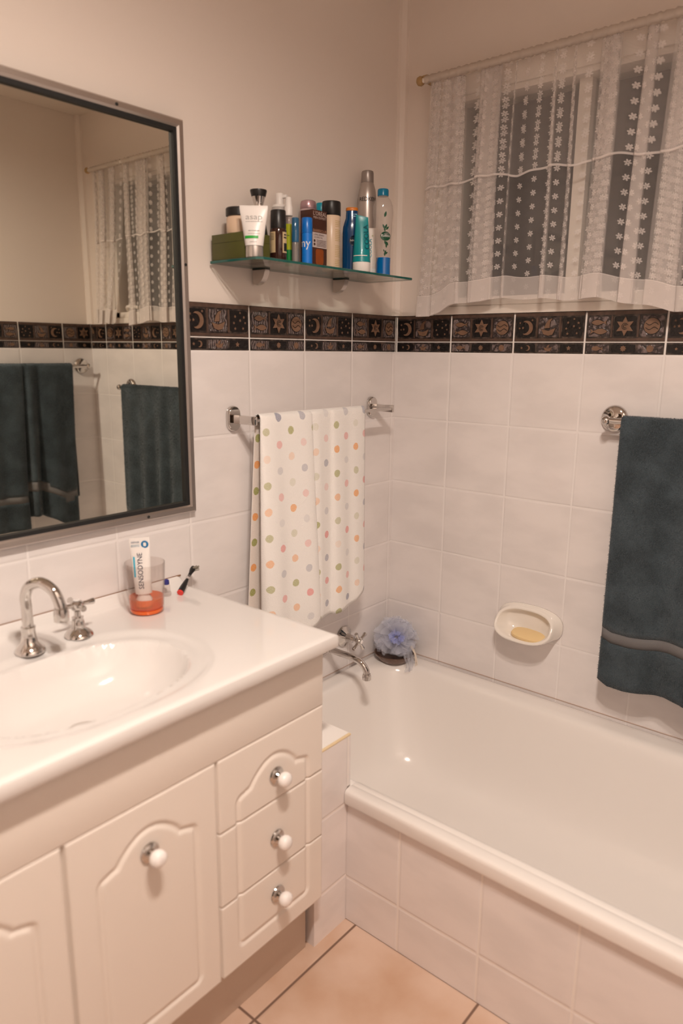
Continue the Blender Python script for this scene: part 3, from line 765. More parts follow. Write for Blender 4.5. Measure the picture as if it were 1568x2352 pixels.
MAT['bluewater'] = pmat('blue liquid', (0.02, 0.11, 0.22), 0.1, coat=0.6)
b = bottle('roll_on', 'small clear bottle with a dark blue top beside the bright blue can', 'bottle', -0.5725, -0.115)
part('bottle_body', [(0.0072, 0), (0.0080, 0.001), (0.0080, 0.047), (0.0074, 0.049)], pmat('grey clear bottle', (0.40, 0.36, 0.34), 0.1, trans=0.5), b, 24)
part('cap', [(0.0082, 0.0493), (0.0084, 0.050), (0.0084, 0.1015), (0.0076, 0.103)], 'bluewater', b, 24)

MAT['skyblue'] = pmat('bright blue plastic', (0.005, 0.17, 0.62), 0.3)
b = bottle('blue_can', 'bright blue can with a white letter y at the shelf front', 'can', -0.545, -0.127)
part('can_body', [(0.0115, 0), (0.0124, 0.001), (0.0124, 0.071)], 'skyblue', b)
part('cap', [(0.0126, 0.0713), (0.0127, 0.072), (0.0124, 0.1035), (0.0112, 0.1052)], pmat('blue cap', (0.004, 0.14, 0.52), 0.28), b)
lettering('lettering', [('my', 0.027, -0.0070, 0.048, 1.0)], b, 'white_pl', on_cyl(0.0128))

MAT['choc'] = pmat('dark brown card', (0.055, 0.017, 0.010), 0.4)
MAT['pale_ink'] = pmat('pale ink', (0.55, 0.43, 0.38), 0.5)
MAT['amberpic'] = pmat('amber oil print', (0.25, 0.055, 0.008), 0.4, noise=0.3, nscale=60)
b = bottle('product_box', 'tall dark brown box printed with a grey panel and amber bottle', 'box', -0.500, -0.1075, 0)
bb = B(); box(bb, -0.0265, 0.0265, -0.019, 0.019, 0, 0.128, .0006); obj('box_body', bb, 'choc', b)
ff = on_flat(-0.0193)
patch('panel', -0.0255, 0.0255, 0.0435, 0.0775, ff, pmat('grey print panel', (0.50, 0.43, 0.41), 0.5), b, 2, 2)
bb = B(); prism(bb, shift(rrect(0.028, 0.036, 0.006), 0, 0.023), 0.0002, 0.0004, frame_matrix((0, -.019, 0), (1, 0, 0), (0, 0, 1), (0, -1, 0))); obj('bottle_picture', bb, 'amberpic', b)
fl2 = on_flat(-0.0196)
lettering('lettering', [("L'OR\u00c9AL", 0.0128, 0, 0.1195, 1.0), ('MEN EXPERT', 0.0076, 0, 0.1105, 1.05)], b, 'pale_ink', fl2)
lettering('club_lettering', [('BARBERCLUB', 0.0085, 0, 0.0815, 0.95)], b, pmat('copper ink', (0.42, 0.22, 0.14), 0.4), fl2)
lettering('small_print', [('LONG BEARD', 0.0058, -0.003, 0.0725, 1.05), ('& SKIN OIL', 0.0058, -0.004, 0.0665, 1.05)], b, 'choc', fl2)
print_lines('print_lines', [(0.034, 0.0020, 0.006, 0.0605 - .0033 * i) for i in range(5)], b, 'choc', fl2)
print_lines('volume_mark', [(0.013, 0.0024, 0.015, 0.0045)], b, 'pale_ink', fl2)
for z in (0.0585, 0.0505):
    bb = B(); prism(bb, shift(disc(0.0032, 16), -0.0185, z), 0.0004, 0.0007, frame_matrix((0, -.019, 0), (1, 0, 0), (0, 0, 1), (0, -1, 0))); obj('emblem', bb, 'choc', b)

MAT['mauve'] = pmat('mauve metallic', (0.46, 0.30, 0.33), 0.28, 0.55)
b = bottle('aerosol_can', 'can with a domed mauve cap behind the brown box', 'can', -0.441, -0.036)
part('can_body', [(0.020, 0), (0.0215, 0.002), (0.0215, 0.145), (0.020, 0.148)], pmat('mauve can', (0.5, 0.38, 0.40), 0.35, 0.3), b)
part('cap', [(0.0203, 0.1483), (0.0207, 0.149), (0.0203, 0.160), (0.0185, 0.1665), (0.013, 0.1692), (0.005, 0.170)], 'mauve', b)
b = bottle('blue_bottle', 'turquoise bottle barely showing behind the black capped bottle', 'bottle', -0.376, -0.0215)
part('bottle_body', [(0.0150, 0), (0.016, 0.002), (0.016, 0.135), (0.012, 0.145)], pmat('turquoise plastic', (0.0, 0.28, 0.40), 0.3), b)
part('cap', [(0.0122, 0.1453), (0.0125, 0.146), (0.0125, 0.1725), (0.0115, 0.174)], pmat('turquoise cap', (0.0, 0.30, 0.42), 0.3), b)

MAT['ivory'] = pmat('ivory bottle', (0.68, 0.52, 0.38), 0.3)
b = bottle('shampoo_bottle', 'ivory cylinder bottle with a wide black cap', 'bottle', -0.410, -0.0855)
part('bottle_body', [(0.0215, 0), (0.0228, 0.002), (0.0228, 0.130), (0.0215, 0.132)], 'ivory', b)
part('cap', [(0.0232, 0.1323), (0.0236, 0.133), (0.0234, 0.162), (0.0222, 0.1650), (0.009, 0.1658)], 'black', b)
fc = on_cyl(0.0231)
print_lines('small_print', [(0.021, 0.0020, 0.021, 0.118 - 0.0042 * i) for i in range(26) if i not in (4, 12, 13, 21)],
          b, pmat('gold ink', (0.50, 0.36, 0.14), 0.4), fc)

MAT['deepblue'] = pmat('deep blue plastic', (0.001, 0.05, 0.16), 0.16, coat=0.4)
b = bottle('lotion_bottle', 'deep blue lotion bottle with sloping shoulders and an orange cap', 'bottle', -0.334, -0.090)
rings = []
for w, d, z in ((0.021, 0.014, 0), (0.0235, 0.0165, 0.002), (0.0238, 0.0165, 0.100), (0.0228, 0.016, 0.114), (0.0195, 0.0145, 0.126), (0.0160, 0.0125, 0.136), (0.0152, 0.012, 0.152), (0.015, 0.0118, 0.1535)):
    rings.append([(x, y, z) for x, y in ell(w, d, 32, 2.4)])
bb = B(); loft(bb, rings); obj('bottle_body', bb, 'deepblue', b)
bb = B(); loft(bb, [[(x, y, z) for x, y in ell(w, w * .78, 32, 2.4)] for w, z in ((0.0155, 0.1537), (0.0158, 0.1545), (0.0157, 0.160), (0.0145, 0.1615))]); obj('cap', bb, pmat('orange cap', (0.62, 0.19, 0.02), 0.35), b)
fe = lambda u, v: (u, -0.0170 * (max(0.0, 1 - abs(u / 0.0238) ** 2.4)) ** (1 / 2.4) - .0006, v)
bb = B(); V0 = [bb.verts.new(fe(0.006 + p[0], 0.080 + p[1])) for p in disc(0.0125, 30)]; bb.faces.new(V0); obj('roundel', bb, pmat('navy ink', (0.002, 0.008, 0.03), 0.3), b, smooth=False)
lettering('lettering', [('NIVEA', 0.0068, 0.0055, 0.080, 1.0)], b, 'white_pl', lambda u, v: (fe(u, v)[0], fe(u, v)[1] - .0006, v))
print_lines('small_print', [(0.012, 0.0030, 0.007, 0.1445), (0.012, 0.0030, 0.007, 0.1395)], b, pmat('pale blue ink', (0.25, 0.5, 0.7), 0.4), on_flat(-0.0127))

MAT['teal'] = pmat('teal tube', (0.002, 0.245, 0.275), 0.3, coat=0.2)
b = bottle('squeeze_tube', 'teal squeeze tube standing on a white cap at the shelf front', 'tube', -0.354, -0.1395)
part('cap', [(0.0215, 0), (0.0222, 0.001), (0.0222, 0.0225), (0.021, 0.0232)], 'white_pl', b)
o = squeeze_tube(b, 0.0228, 0.0234, 0.0155, 0.134, 'teal', 0.92, crimp=0.005)
for v in o.data.vertices: v.co.z -= (v.co.x + 0.0228) * 0.20 * max(0, (v.co.z - 0.0234) / 0.115)
fz = lambda v: min(1, max(0, (v - .0234) / .1106))
ftl = lambda u, v: (u, -(0.0228 * .92 * (1 - fz(v) ** 1.25) + .0016 * fz(v)) * math.sqrt(max(0.02, 1 - (u / (0.0228 - .0073 * fz(v))) ** 2)) - 0.0012, v)
lettering('lettering', [('COOLA', 0.017, 0.012, 0.083, 1.0)], b, pmat('dark teal ink', (0.0, 0.07, 0.10), 0.4), ftl, rot=PI * 0.53)
patch('pale_line', -0.0205, 0.014, 0.0370, 0.0390, ftl, 'white_pl', b, 18, 1)
b = bottle('squeeze_tube', 'slim white squeeze tube with teal letters behind the teal tube', 'tube', -0.2335, -0.078)
part('cap', [(0.0155, 0), (0.016, 0.001), (0.016, 0.0215), (0.015, 0.022)], 'white_pl', b)
squeeze_tube(b, 0.0162, 0.0222, 0.0178, 0.1215, pmat('cream white tube', (0.76, 0.68, 0.61), 0.35), 0.9, crimp=0.005)
fw = lambda u, v: (u, -(0.0162 * .9 * (1 - min(1, (v - .0222) / .1) ** 1.25) + .0016) * math.sqrt(max(0.02, 1 - (u / 0.0174) ** 2)) - 0.0012, v)
lettering('lettering', [('COOLA', 0.014, -0.004, 0.074, 1.0)], b, pmat('teal ink', (0.01, 0.33, 0.42), 0.4), fw, rot=PI / 2)
lettering('emblem', [('+', 0.010, 0.002, 0.106, 1)], b, pmat('lime ink', (0.32, 0.38, 0.06), 0.4), fw)

MAT['brushed'] = pmat('brushed silver', (0.50, 0.45, 0.42), 0.32, 0.8)
b = bottle('hairspray_can', 'tall silver hairspray can with a grey cap, tallest on the shelf', 'can', -0.2005, -0.0345)
part('can_body', [(0.0245, 0), (0.0258, 0.002), (0.0258, 0.200), (0.0250, 0.217), (0.0225, 0.233), (0.0182, 0.246), (0.0170, 0.250)], 'brushed', b, 40)
part('cap', [(0.0166, 0.2503), (0.0170, 0.251), (0.0168, 0.275), (0.0155, 0.2795), (0.011, 0.2815)], pmat('grey satin cap', (0.33, 0.29, 0.27), 0.35, 0.7), b)
lettering('lettering', [('REDKEN', 0.0150, 0.0015, 0.2050, 0.92)], b, 'black', lambda u, v: (0.0262 * math.sin(u / .0262), -0.0262 * math.cos(u / .0262), v))
print_lines('small_print', [(0.018, 0.0024, 0.008, 0.125), (0.016, 0.0016, 0.008, 0.120)], b, 'black', on_cyl(0.0261))

b = bottle('body_wash_bottle', 'clear body wash bottle with a blue cap at the right shelf end', 'bottle', -0.246, -0.1255)
rings = []
for w, d, z in ((0.0165, 0.0155, 0.0), (0.0185, 0.0168, 0.002), (0.0180, 0.0165, 0.020), (0.0185, 0.0165, 0.046), (0.0215, 0.018, 0.090), (0.0262, 0.0195, 0.160), (0.0255, 0.0195, 0.175), (0.021, 0.017, 0.188), (0.0145, 0.0135, 0.1955), (0.0130, 0.0128, 0.1985)):
    rings.append([(x - 0.004 * (z / 0.19) + .002, y, z) for x, y in ell(w, d, 32, 2.2)])
MAT['clearwash'] = glass('clear wash bottle', (0.90, 0.87, 0.85), 0.06, 1.5, 0.13)
bb = B(); loft(bb, rings); obj('bottle_body', bb, 'clearwash', b)
bb = B(); loft(bb, [[(x * 1.02 + .0019, y * 1.02, z) for x, y in ell(w, d, 32, 2.2)] for w, d, z in ((0.0166, 0.0156, 0.0), (0.0187, 0.017, 0.002), (0.0182, 0.0167, 0.020), (0.0187, 0.0167, 0.0455))])
obj('blue_base', bb, pmat('blue wash', (0.0, 0.13, 0.42), 0.12, coat=0.5), b)
part('cap', [(0.0140, 0.1988), (0.0146, 0.1995), (0.0146, 0.2125), (0.0132, 0.2160), (0.006, 0.2168)], pmat('blue screw cap', (0.0, 0.17, 0.32), 0.25), b, M=Matrix.Translation((-0.0022, 0, 0)))
fr = lambda u, v: (u - .002, -0.0200 * math.sqrt(max(.05, 1 - (u / 0.0235) ** 2)) - 0.0006, v)
MAT['dkgreen'] = pmat('dark green leaf print', (0.004, 0.07, 0.03), 0.4)
bb = B()
for cx, cz, L, a in ((.006, .152, .016, 1.3), (.002, .122, .013, 2.0), (.008, .122, .014, 1.2), (.012, .118, .012, .9), (.005, .115, .012, 1.7), (.007, .082, .012, -1.3), (.012, .080, .012, -1.1), (.010, .074, .011, -1.5), (.004, .062, .008, 2.0), (.008, .058, .011, 1.4), (.011, .056, .009, .9), (.006, .053, .01, 1.7)):
    q = [(cx + L * .5 * (s * math.cos(a)) - k * math.sin(a) * L * .2, cz + L * .5 * s * math.sin(a) + k * math.cos(a) * L * .2) for s, k in ((-1, 0), (-.3, 1), (.4, .8), (1, 0), (.4, -.8), (-.3, -1))]
    bb.faces.new([bb.verts.new(fr(*p)) for p in q])
bb.faces.new([bb.verts.new(fr(.0075 + x * 1.0, .098 + z * .85)) for x, z in disc(.0135, 26)])
obj('leaf_print', bb, 'dkgreen', b, smooth=False)
lettering('lettering', [('Radox', 0.0098, 0.0075, 0.099, 0.95)], b, 'white_pl', lambda u, v: (fr(u, v)[0], fr(u, v)[1] - .0008, v))

# ------------------------------------------------------------------ vanity
KX, KY = -0.8504, -0.4503
VX0 = -1.715
vc = thing('vanity_cabinet', 'cream vanity cabinet with arched doors and three drawers', 'cabinet', ((KX + VX0) / 2, -0.22, 0))
def vobj(name, bm, m, parent=None, **k):
    p = parent or vc
    o = obj(name, bm, m, p, **k)
    o.matrix_parent_inverse = Matrix.Translation(-vc.location) if p is vc else Matrix()
    return o
b = B(); box(b, VX0, KX - .001, KY + 0.020, -0.004, 0.155, 0.610, .001); vobj('carcass', b, 'cabdark')
b = B(); box(b, KX - 0.0005, KX + .0105, KY + 0.0195, -0.0035, 0.155, 0.7425, .0008); vobj('side_panel', b, 'cab')
b = B(); box(b, VX0, KX - .0005, KY, KY + 0.0195, 0.6165, 0.7425, .0012); vobj('fascia', b, 'cab')
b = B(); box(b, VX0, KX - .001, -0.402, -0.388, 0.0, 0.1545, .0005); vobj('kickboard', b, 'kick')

def front_panel(name, x0, x1, z0, z1, paths, parent):
    """slab whose face carries a routed groove following the given polylines"""
    step = 0.0026
    xs = np.linspace(x0, x1, int((x1 - x0) / step) + 1); zs = np.linspace(z0, z1, int((z1 - z0) / step) + 1)
    X, Z = np.meshgrid(xs, zs); D = np.full(X.shape, 1.0); SD = np.ones(X.shape)
    for pl in paths:
        for (ax, az), (bx, bz) in zip(pl, pl[1:]):
            dx, dz = bx - ax, bz - az; L2 = dx * dx + dz * dz + 1e-12
            tt = np.clip(((X - ax) * dx + (Z - az) * dz) / L2, 0, 1)
            dd = np.hypot(X - ax - tt * dx, Z - az - tt * dz)
            D = np.minimum(D, dd)
    gwid = 0.0078
    f = np.clip(1 - D / gwid, 0, 1); dep = 0.0042 * (f * f * (3 - 2 * f))
    e = np.minimum(np.minimum(X - x0, x1 - X), np.minimum(Z - z0, z1 - Z)); dep = dep + 0.0022 * np.clip(1 - e / 0.0026, 0, 1) ** 2
    P = np.stack([X, KY + dep, Z], -1)
    nr, nc = X.shape; idx = np.arange(nr * nc).reshape(nr, nc)
    V = P.reshape(-1, 3).tolist()
    F = np.stack([idx[:-1, :-1], idx[:-1, 1:], idx[1:, 1:], idx[1:, :-1]], -1).reshape(-1, 4).tolist()
    loop = list(idx[0, :]) + list(idx[1:, -1]) + list(idx[-1, -2::-1]) + list(idx[-2:0:-1, 0])
    n0 = len(V)
    for i in loop: V.append([V[i][0], KY + 0.0185, V[i][2]])
    n = len(loop)
    for i in range(n):
        j = (i + 1) % n; F.append([loop[j], loop[i], n0 + i, n0 + j])
    F.append([n0 + i for i in range(n)])
    me = bpy.data.meshes.new(name); me.from_pydata(V, [], F)
    o = finish(name, me, 'cab', parent, 0); o.matrix_parent_inverse = Matrix.Translation(-vc.location); return o

def arch(xl, xr, zt, zb, rise=0.040, r=0.010):
    """cathedral outline: ear, notch, arc, notch, ear, straight sides, rounded foot"""
    w = xr - xl; cx = (xl + xr) / 2
    top = []
    ear = 0.15 * w
    top += [(xl, zt - 0.014), (xl + .001, zt - .006), (xl + .005, zt - .001), (xl + 0.010, zt + .0012), (xl + ear, zt + 0.007), (xl + ear + .004, zt + 0.0065)]
    a0, a1 = xl + ear + .004, xr - ear - .004
    top += [(a0 + (a1 - a0) * q, zt + 0.0065 + rise * math.sin(PI * q) ** 0.82) for q in np.linspace(0, 1, 22)[1:-1]]
    top += [(xr - ear - .004, zt + 0.0065), (xr - ear, zt + 0.007), (xr - 0.010, zt + .0012), (xr - .005, zt - .001), (xr - .001, zt - .006), (xr, zt - 0.014)]
    foot = [(xr, zb + r)] + [(xr - r + r * math.cos(a), zb + r - r * math.sin(a)) for a in np.linspace(0, PI / 2, 6)] + [(xl + r - r * math.sin(a), zb + r - r * math.cos(a)) for a in np.linspace(0, PI / 2, 6)] + [(xl, zb + r), (xl, zt - .014)]
    return top + foot

def knob(parent, x, z):
    M = Matrix.Translation((x, KY, z)) @ Matrix.Rotation(PI / 2, 4, 'X')
    b = B(); lathe(b, [(0.0165, -0.0005), (0.0178, 0.0012), (0.0168, 0.0032), (0.0115, 0.0052), (0.0085, 0.0060), (0.0065, 0.0095), (0.0075, 0.0115)], 28, M)
    o = obj('backplate', b, 'chrome', parent)
    b = B(); lathe(b, [(0.0072, 0.0117), (0.0115, 0.0145), (0.0142, 0.0195), (0.0148, 0.0245), (0.0135, 0.0295), (0.0095, 0.0330), (0.004, 0.0345)], 28, M)
    o = obj('knob', b, 'knob', parent)

DX = [(-1.4187, -1.1350), (-1.7115, -1.4250)]
for i, (x0, x1) in enumerate(DX):
    pl = arch(x0 + 0.0500, x1 - 0.0475, 0.5175, 0.1985)
    d = front_panel('door', x0, x1, 0.157, 0.6143, [pl], vc)
    knob(d, (x0 + x1) / 2 - 0.0005, 0.5205)
DR = arch(-1.0850, -0.8972, 0.5180, 0.2035)
for z0, z1, zk in ((0.4680, 0.6143, 0.5200), (0.3135, 0.4665, 0.3825), (0.157, 0.3120, 0.2545)):
    d = front_panel('drawer', -1.1295, KX + .0005, z0, z1, [DR], vc)
    knob(d, -0.9862, zk)

# vanity top with the moulded basin
CX, CY, CZ = -0.8401, -0.4792, 0.7745
CXL = -1.735
step = 0.0065
xs = np.arange(CXL, CX + 1e-6, step); xs[-1] = CX; ys = np.linspace(CY, -0.0015, 76)
X, Y = np.meshgrid(xs, ys)
bx, by, ba, bb_ = -1.281, -0.283, 0.192, 0.130
def sstep(t): t = np.clip(t, 0, 1); return t * t * (3 - 2 * t)
q = (np.abs((X - bx) / ba) ** 2.3 + np.abs((Y - by) / bb_) ** 2.3) ** (1 / 2.3)
qo = (np.abs((X - bx) / 0.232) ** 2.4 + np.abs((Y - by) / 0.162) ** 2.4) ** (1 / 2.4)
Zt = np.full(X.shape, CZ)
Zt -= 0.006 * sstep((1.03 - qo) / 0.10)
Zt -= 0.009 * sstep((1.04 - q) / 0.09) + 0.082 * (1 - np.clip(q, 0, 1) ** 5)
Zt += 0.023 * sstep((Y + 0.030) / 0.024) * sstep((CX - X - 0.002) / 0.02)
edge = np.minimum(np.minimum(CX - X, Y - CY), X - CXL); Zt -= 0.004 * np.clip(1 - edge / 0.008, 0, 1) ** 2
vt = thing('washbasin', 'white moulded vanity top with an oval basin and raised back lip', 'basin', ((CX + CXL) / 2, -0.24, 0.7435))
nr, nc = X.shape; idx = np.arange(nr * nc).reshape(nr, nc)
V = np.stack([X, Y, Zt], -1).reshape(-1, 3).tolist()
F = np.stack([idx[:-1, :-1], idx[:-1, 1:], idx[1:, 1:], idx[1:, :-1]], -1).reshape(-1, 4).tolist()
loop = list(idx[0, :]) + list(idx[1:, -1]) + list(idx[-1, -2::-1]) + list(idx[-2:0:-1, 0]); n = len(loop)
prev = loop; cxm, cym = (CX + CXL) / 2, (CY) / 2
for dz, ins in ((0.0045, -0.0012), (0.022, -0.0012), (0.0262, 0.002)):
    base = len(V)
    for i in loop:
        x, y, z = V[i]
        if abs(x - CX) < 1e-6: x = CX - ins
        if abs(x - CXL) < 1e-6: x = CXL + ins
        if abs(y - CY) < 1e-6: y = CY + ins
        V.append([x, y, CZ - 0.004 - dz])
    cur = list(range(base, base + n))
    for i in range(n):
        j = (i + 1) % n; F.append([prev[j], prev[i], cur[i], cur[j]])
    prev = cur
base = len(V)
for i in loop:
    x, y, z = V[i]; V.append([min(x, CX - .01), max(y, CY + .012), CZ - 0.0302])
cur = list(range(base, base + n))
for i in range(n):
    j = (i + 1) % n; F.append([prev[j], prev[i], cur[i], cur[j]])
me = bpy.data.meshes.new('top_and_basin'); me.from_pydata(V, [], F)
o = finish('top_and_basin', me, 'ceramic', vt, 40); o.matrix_parent_inverse = Matrix.Translation(-vt.location)
MAT['sealant'] = pmat('stained sealant', (0.27, 0.15, 0.09), 0.6)
b = B(); box(b, CXL, CX - 0.012, -0.0028, -0.0004, 0.7955, 0.7985); o = obj('sealant_line', b, 'sealant', vt); o.matrix_parent_inverse = Matrix.Translation(-vt.location)
b = B(); lathe(b, [(0.030, 0.0), (0.030, 0.002), (0.024, 0.003), (0.012, 0.0015)], 28, Matrix.Translation((bx, by, CZ - .0965))); o = obj('waste', b, 'chrome', vt); o.matrix_parent_inverse = Matrix.Translation(-vt.location)

# basin tap : swan neck spout and a cross handle
def zsurf(x, y):
    i = int(round((y - CY) / (ys[1] - ys[0]))); j = int(round((x - CXL) / step)); return float(Zt[i, j])
t = thing('basin_spout', 'chrome swan neck spout at the back of the basin', 'tap', (-1.281, -0.112, zsurf(-1.281, -0.112) + .0003))
b = B(); lathe(b, [(0.026, 0), (0.027, 0.002), (0.0265, 0.005), (0.0225, 0.010), (0.0155, 0.019), (0.0125, 0.030), (0.0118, 0.044), (0.0128, 0.046), (0.0128, 0.049), (0.0108, 0.050)], 32); obj('base', b, 'chrome', t)
b = B(); c = spline([(0, 0, 0.049), (0.001, 0.002, 0.085), (0.0, 0.0, 0.108), (0.004, -0.011, 0.128), (0.014, -0.034, 0.1365), (0.0235, -0.058, 0.124), (0.0275, -0.068, 0.102), (0.028, -0.070, 0.092)], 7)
tube(b, c, 0.0098, 20); obj('swan_neck', b, 'chrome', t)
b = B(); M = Matrix.Translation((0.028, -0.070, 0.069)); lathe(b, [(0.0095, 0), (0.0128, 0.001), (0.0130, 0.017), (0.0115, 0.0245), (0.0098, 0.0255)], 24, M); obj('aerator', b, 'chrome', t)
def cross_handle(name, label, loc, R, k=1.0):
    t = thing(name, label, 'tap', loc); t.rotation_euler = R
    b = B(); lathe(b, [(0.0265 * k, 0), (0.0275 * k, 0.0015), (0.0262 * k, 0.005), (0.021, 0.011), (0.0135, 0.0165), (0.0118, 0.030), (0.0105, 0.036), (0.0112, 0.038)], 32); obj('flange', b, 'chrome', t)
    b = B(); lathe(b, [(0.0062, 0.038), (0.0062, 0.050), (0.0105, 0.054), (0.0125, 0.060), (0.0125, 0.067), (0.0095, 0.0705), (0.004, 0.0715)], 24); obj('stem', b, 'chrome', t)
    for i in range(4):
        a = PI / 4 + i * PI / 2 + 0.25
        b = B(); d = Vector((math.cos(a), math.sin(a), 0)); tube(b, [d * 0.011 + Vector((0, 0, .0625)), d * 0.018 + Vector((0, 0, .0628)), d * 0.032 + Vector((0, 0, .0635)), d * 0.0345 + Vector((0, 0, .0635))], [0.0048, 0.0042, 0.0062, 0.005], 16)
        obj('cross_arm', b, 'chrome', t)
    b = B(); lathe(b, [(0.0065, 0.0716), (0.0065, 0.0728), (0.004, 0.0732)], 20); obj('button', b, 'knob', t)
    return t
cross_handle('basin_tap_handle', 'chrome cross handle tap beside the swan neck spout', (-1.181, -0.1085, zsurf(-1.181, -.1085) + .0003), (0, 0, 0.4))

# tumbler with toothpaste
tx, ty = -1.0135, -0.094
t = thing('tumbler', 'clear glass tumbler with orange residue in the bottom', 'glass', (tx, ty, zsurf(tx, ty) + .0003))
b = B()
lathe(b, [(0.030, 0), (0.0345, 0.001), (0.0362, 0.004), (0.0415, 0.108), (0.0410, 0.1092), (0.0402, 0.108), (0.0350, 0.0125), (0.033, 0.0105), (0.012, 0.0100)], 40, cap0=True, cap1=True)
obj('glass_body', b, glass('tumbler glass', (0.95, 0.93, 0.92), 0.02, 1.5), t)
part('residue', [(0.015, 0.0105), (0.0322, 0.0108), (0.0352, 0.0145), (0.0362, 0.034), (0.0345, 0.0343), (0.010, 0.0240)], glass('orange residue', (0.98, 0.42, 0.22), 0.05, 1.2, 0.28), t)
MAT['res2'] = pmat('deep orange liquid', (0.90, 0.16, 0.015), 0.2)
part('orange_pool', [(0.020, 0.0014), (0.0325, 0.0020), (0.0342, 0.0050), (0.0340, 0.0092), (0.0310, 0.0096), (0.010, 0.0097)], 'res2', t)
tp = thing('toothpaste', 'toothpaste tube standing cap down in the glass tumbler', 'toothpaste', (tx - .003, ty + 0.002, zsurf(tx, ty) + 0.0125), math.radians(-46))
tp.rotation_euler = (math.radians(-4), math.radians(-3), math.radians(-46))
part('cap', [(0.0165, 0), (0.0175, 0.001), (0.0168, 0.016), (0.0120, 0.024), (0.0118, 0.028)], 'white_pl', tp)
squeeze_tube(tp, 0.0170, 0.0282, 0.0215, 0.138, 'white_pl', 0.85, crimp=0.010)
fz3 = lambda v: min(1, max(0, (v - .0282) / .11))
ftp = lambda u, v: (u, -(0.0170 * .85 * (1 - fz3(v) ** 1.25) + .0016 * fz3(v)) * math.sqrt(max(.03, 1 - (u / (0.0172 + .0045 * fz3(v))) ** 2)) - .0008, v)
lettering('lettering', [('SENSODYNE', 0.0150, 0.000, 0.078, 0.9)], tp, pmat('dark blue ink', (0.03, 0.03, 0.07), 0.4), ftp, rot=PI / 2)
patch('blue_stripe', -0.0145, -0.011, 0.065, 0.108, ftp, pmat('sky ink', (0.02, 0.45, 0.65), 0.4), tp, 3, 8)
lettering('repair_lettering', [('REPAIR', 0.0055, -0.008, 0.138, 1.0)], tp, pmat('slate ink', (0.07, 0.12, 0.2), 0.4), lambda u, v: (u, -0.0028, v))
print_lines('small_print', [(0.018, 0.0018, -.008, .1325), (0.018, 0.0018, -.008, .1295)], tp, pmat('pale slate ink', (0.30, 0.42, 0.5), 0.4), lambda u, v: (u, -0.0034, v))
b = B(); prism(b, shift(disc(0.0078, 24), 0.0115, 0.133), 0.0026, 0.003, frame_matrix((0, 0, 0), (1, 0, 0), (0, 0, 1), (0, -1, 0))); obj('blue_roundel', b, pmat('blue roundel', (0.01, 0.16, 0.36), 0.4), tp)
b = B(); prism(b, shift(rrect(0.006, 0.008, .002), 0.0115, 0.133), 0.0031, 0.0034, frame_matrix((0, 0, 0), (1, 0, 0), (0, 0, 1), (0, -1, 0))); obj('tooth_emblem', b, 'white_pl', tp)

# brush head and its clear sleeve
p0 = Vector((-0.9035, -0.066, CZ + .0075)); p1 = Vector((-0.838, -0.030, CZ + 0.040)); ax = (p1 - p0)
t = thing('toothbrush', 'small black toothbrush head with a red ring leaning on the back lip', 'toothbrush', tuple(p0))
t.rotation_euler = (ax.to_track_quat('Z', 'Y') @ Matrix.Rotation(PI * 0.85, 3, 'Z').to_quaternion()).to_euler(); t.scale = (1.12, 1.12, 1.12)
L = ax.length
part('red_ring', [(0.0062, -0.0022), (0.0066, -0.0018), (0.0066, 0.0005)], pmat('red ring', (0.75, 0.05, 0.04), 0.4), t, 20)
part('neck', [(0.0066, 0.0007), (0.0062, 0.015), (0.004, 0.036), (0.0032, 0.040)], 'black', t, 20)
part('clear_collar', [(0.0033, 0.0402), (0.0045, 0.044), (0.0045, 0.048), (0.0034, 0.0515)], 'clearpl', t, 20)
b = B(); lathe(b, [(0.0034, 0.0518), (0.0036, 0.060), (0.005, 0.066), (0.0058, 0.072), (0.005, 0.078), (0.002, 0.0795)], 20); obj('head', b, 'black', t)
b = B()
for i in range(16):
    a, r = random.uniform(-.005, .005), random.uniform(-.0045, .0045)
    tube(b, [(0.003, a, 0.072 + r), (0.0155, a * 1.25, 0.072 + r * 1.3)], 0.0006, 6)
tag(obj('bristles', b, pmat('pale bristles', (0.32, 0.29, 0.24), 0.6), t), kind='stuff')
t = thing('brush_sleeve', 'clear plastic brush sleeve with a blue end on the vanity top', 'brush cover', (-0.925, -0.045, CZ + .0012), 0.5)
b = B(); lathe(b, [(0.009, 0), (0.010, 0.001), (0.0105, 0.006), (0.0098, 0.008)], 20, Matrix.Translation((0, 0, 0.0))); obj('base', b, 'clearpl', t)
b = B(); lathe(b, [(0.0075, 0.0082), (0.0085, 0.010), (0.0080, 0.024), (0.006, 0.026)], 20, cap0=False); obj('sleeve', b, 'clearpl', t)
b = B(); lathe(b, [(0.0058, 0.0262), (0.0066, 0.028), (0.006, 0.036), (0.003, 0.038)], 20); obj('blue_end', b, pmat('violet blue plastic', (0.03, 0.03, 0.20), 0.3), t)

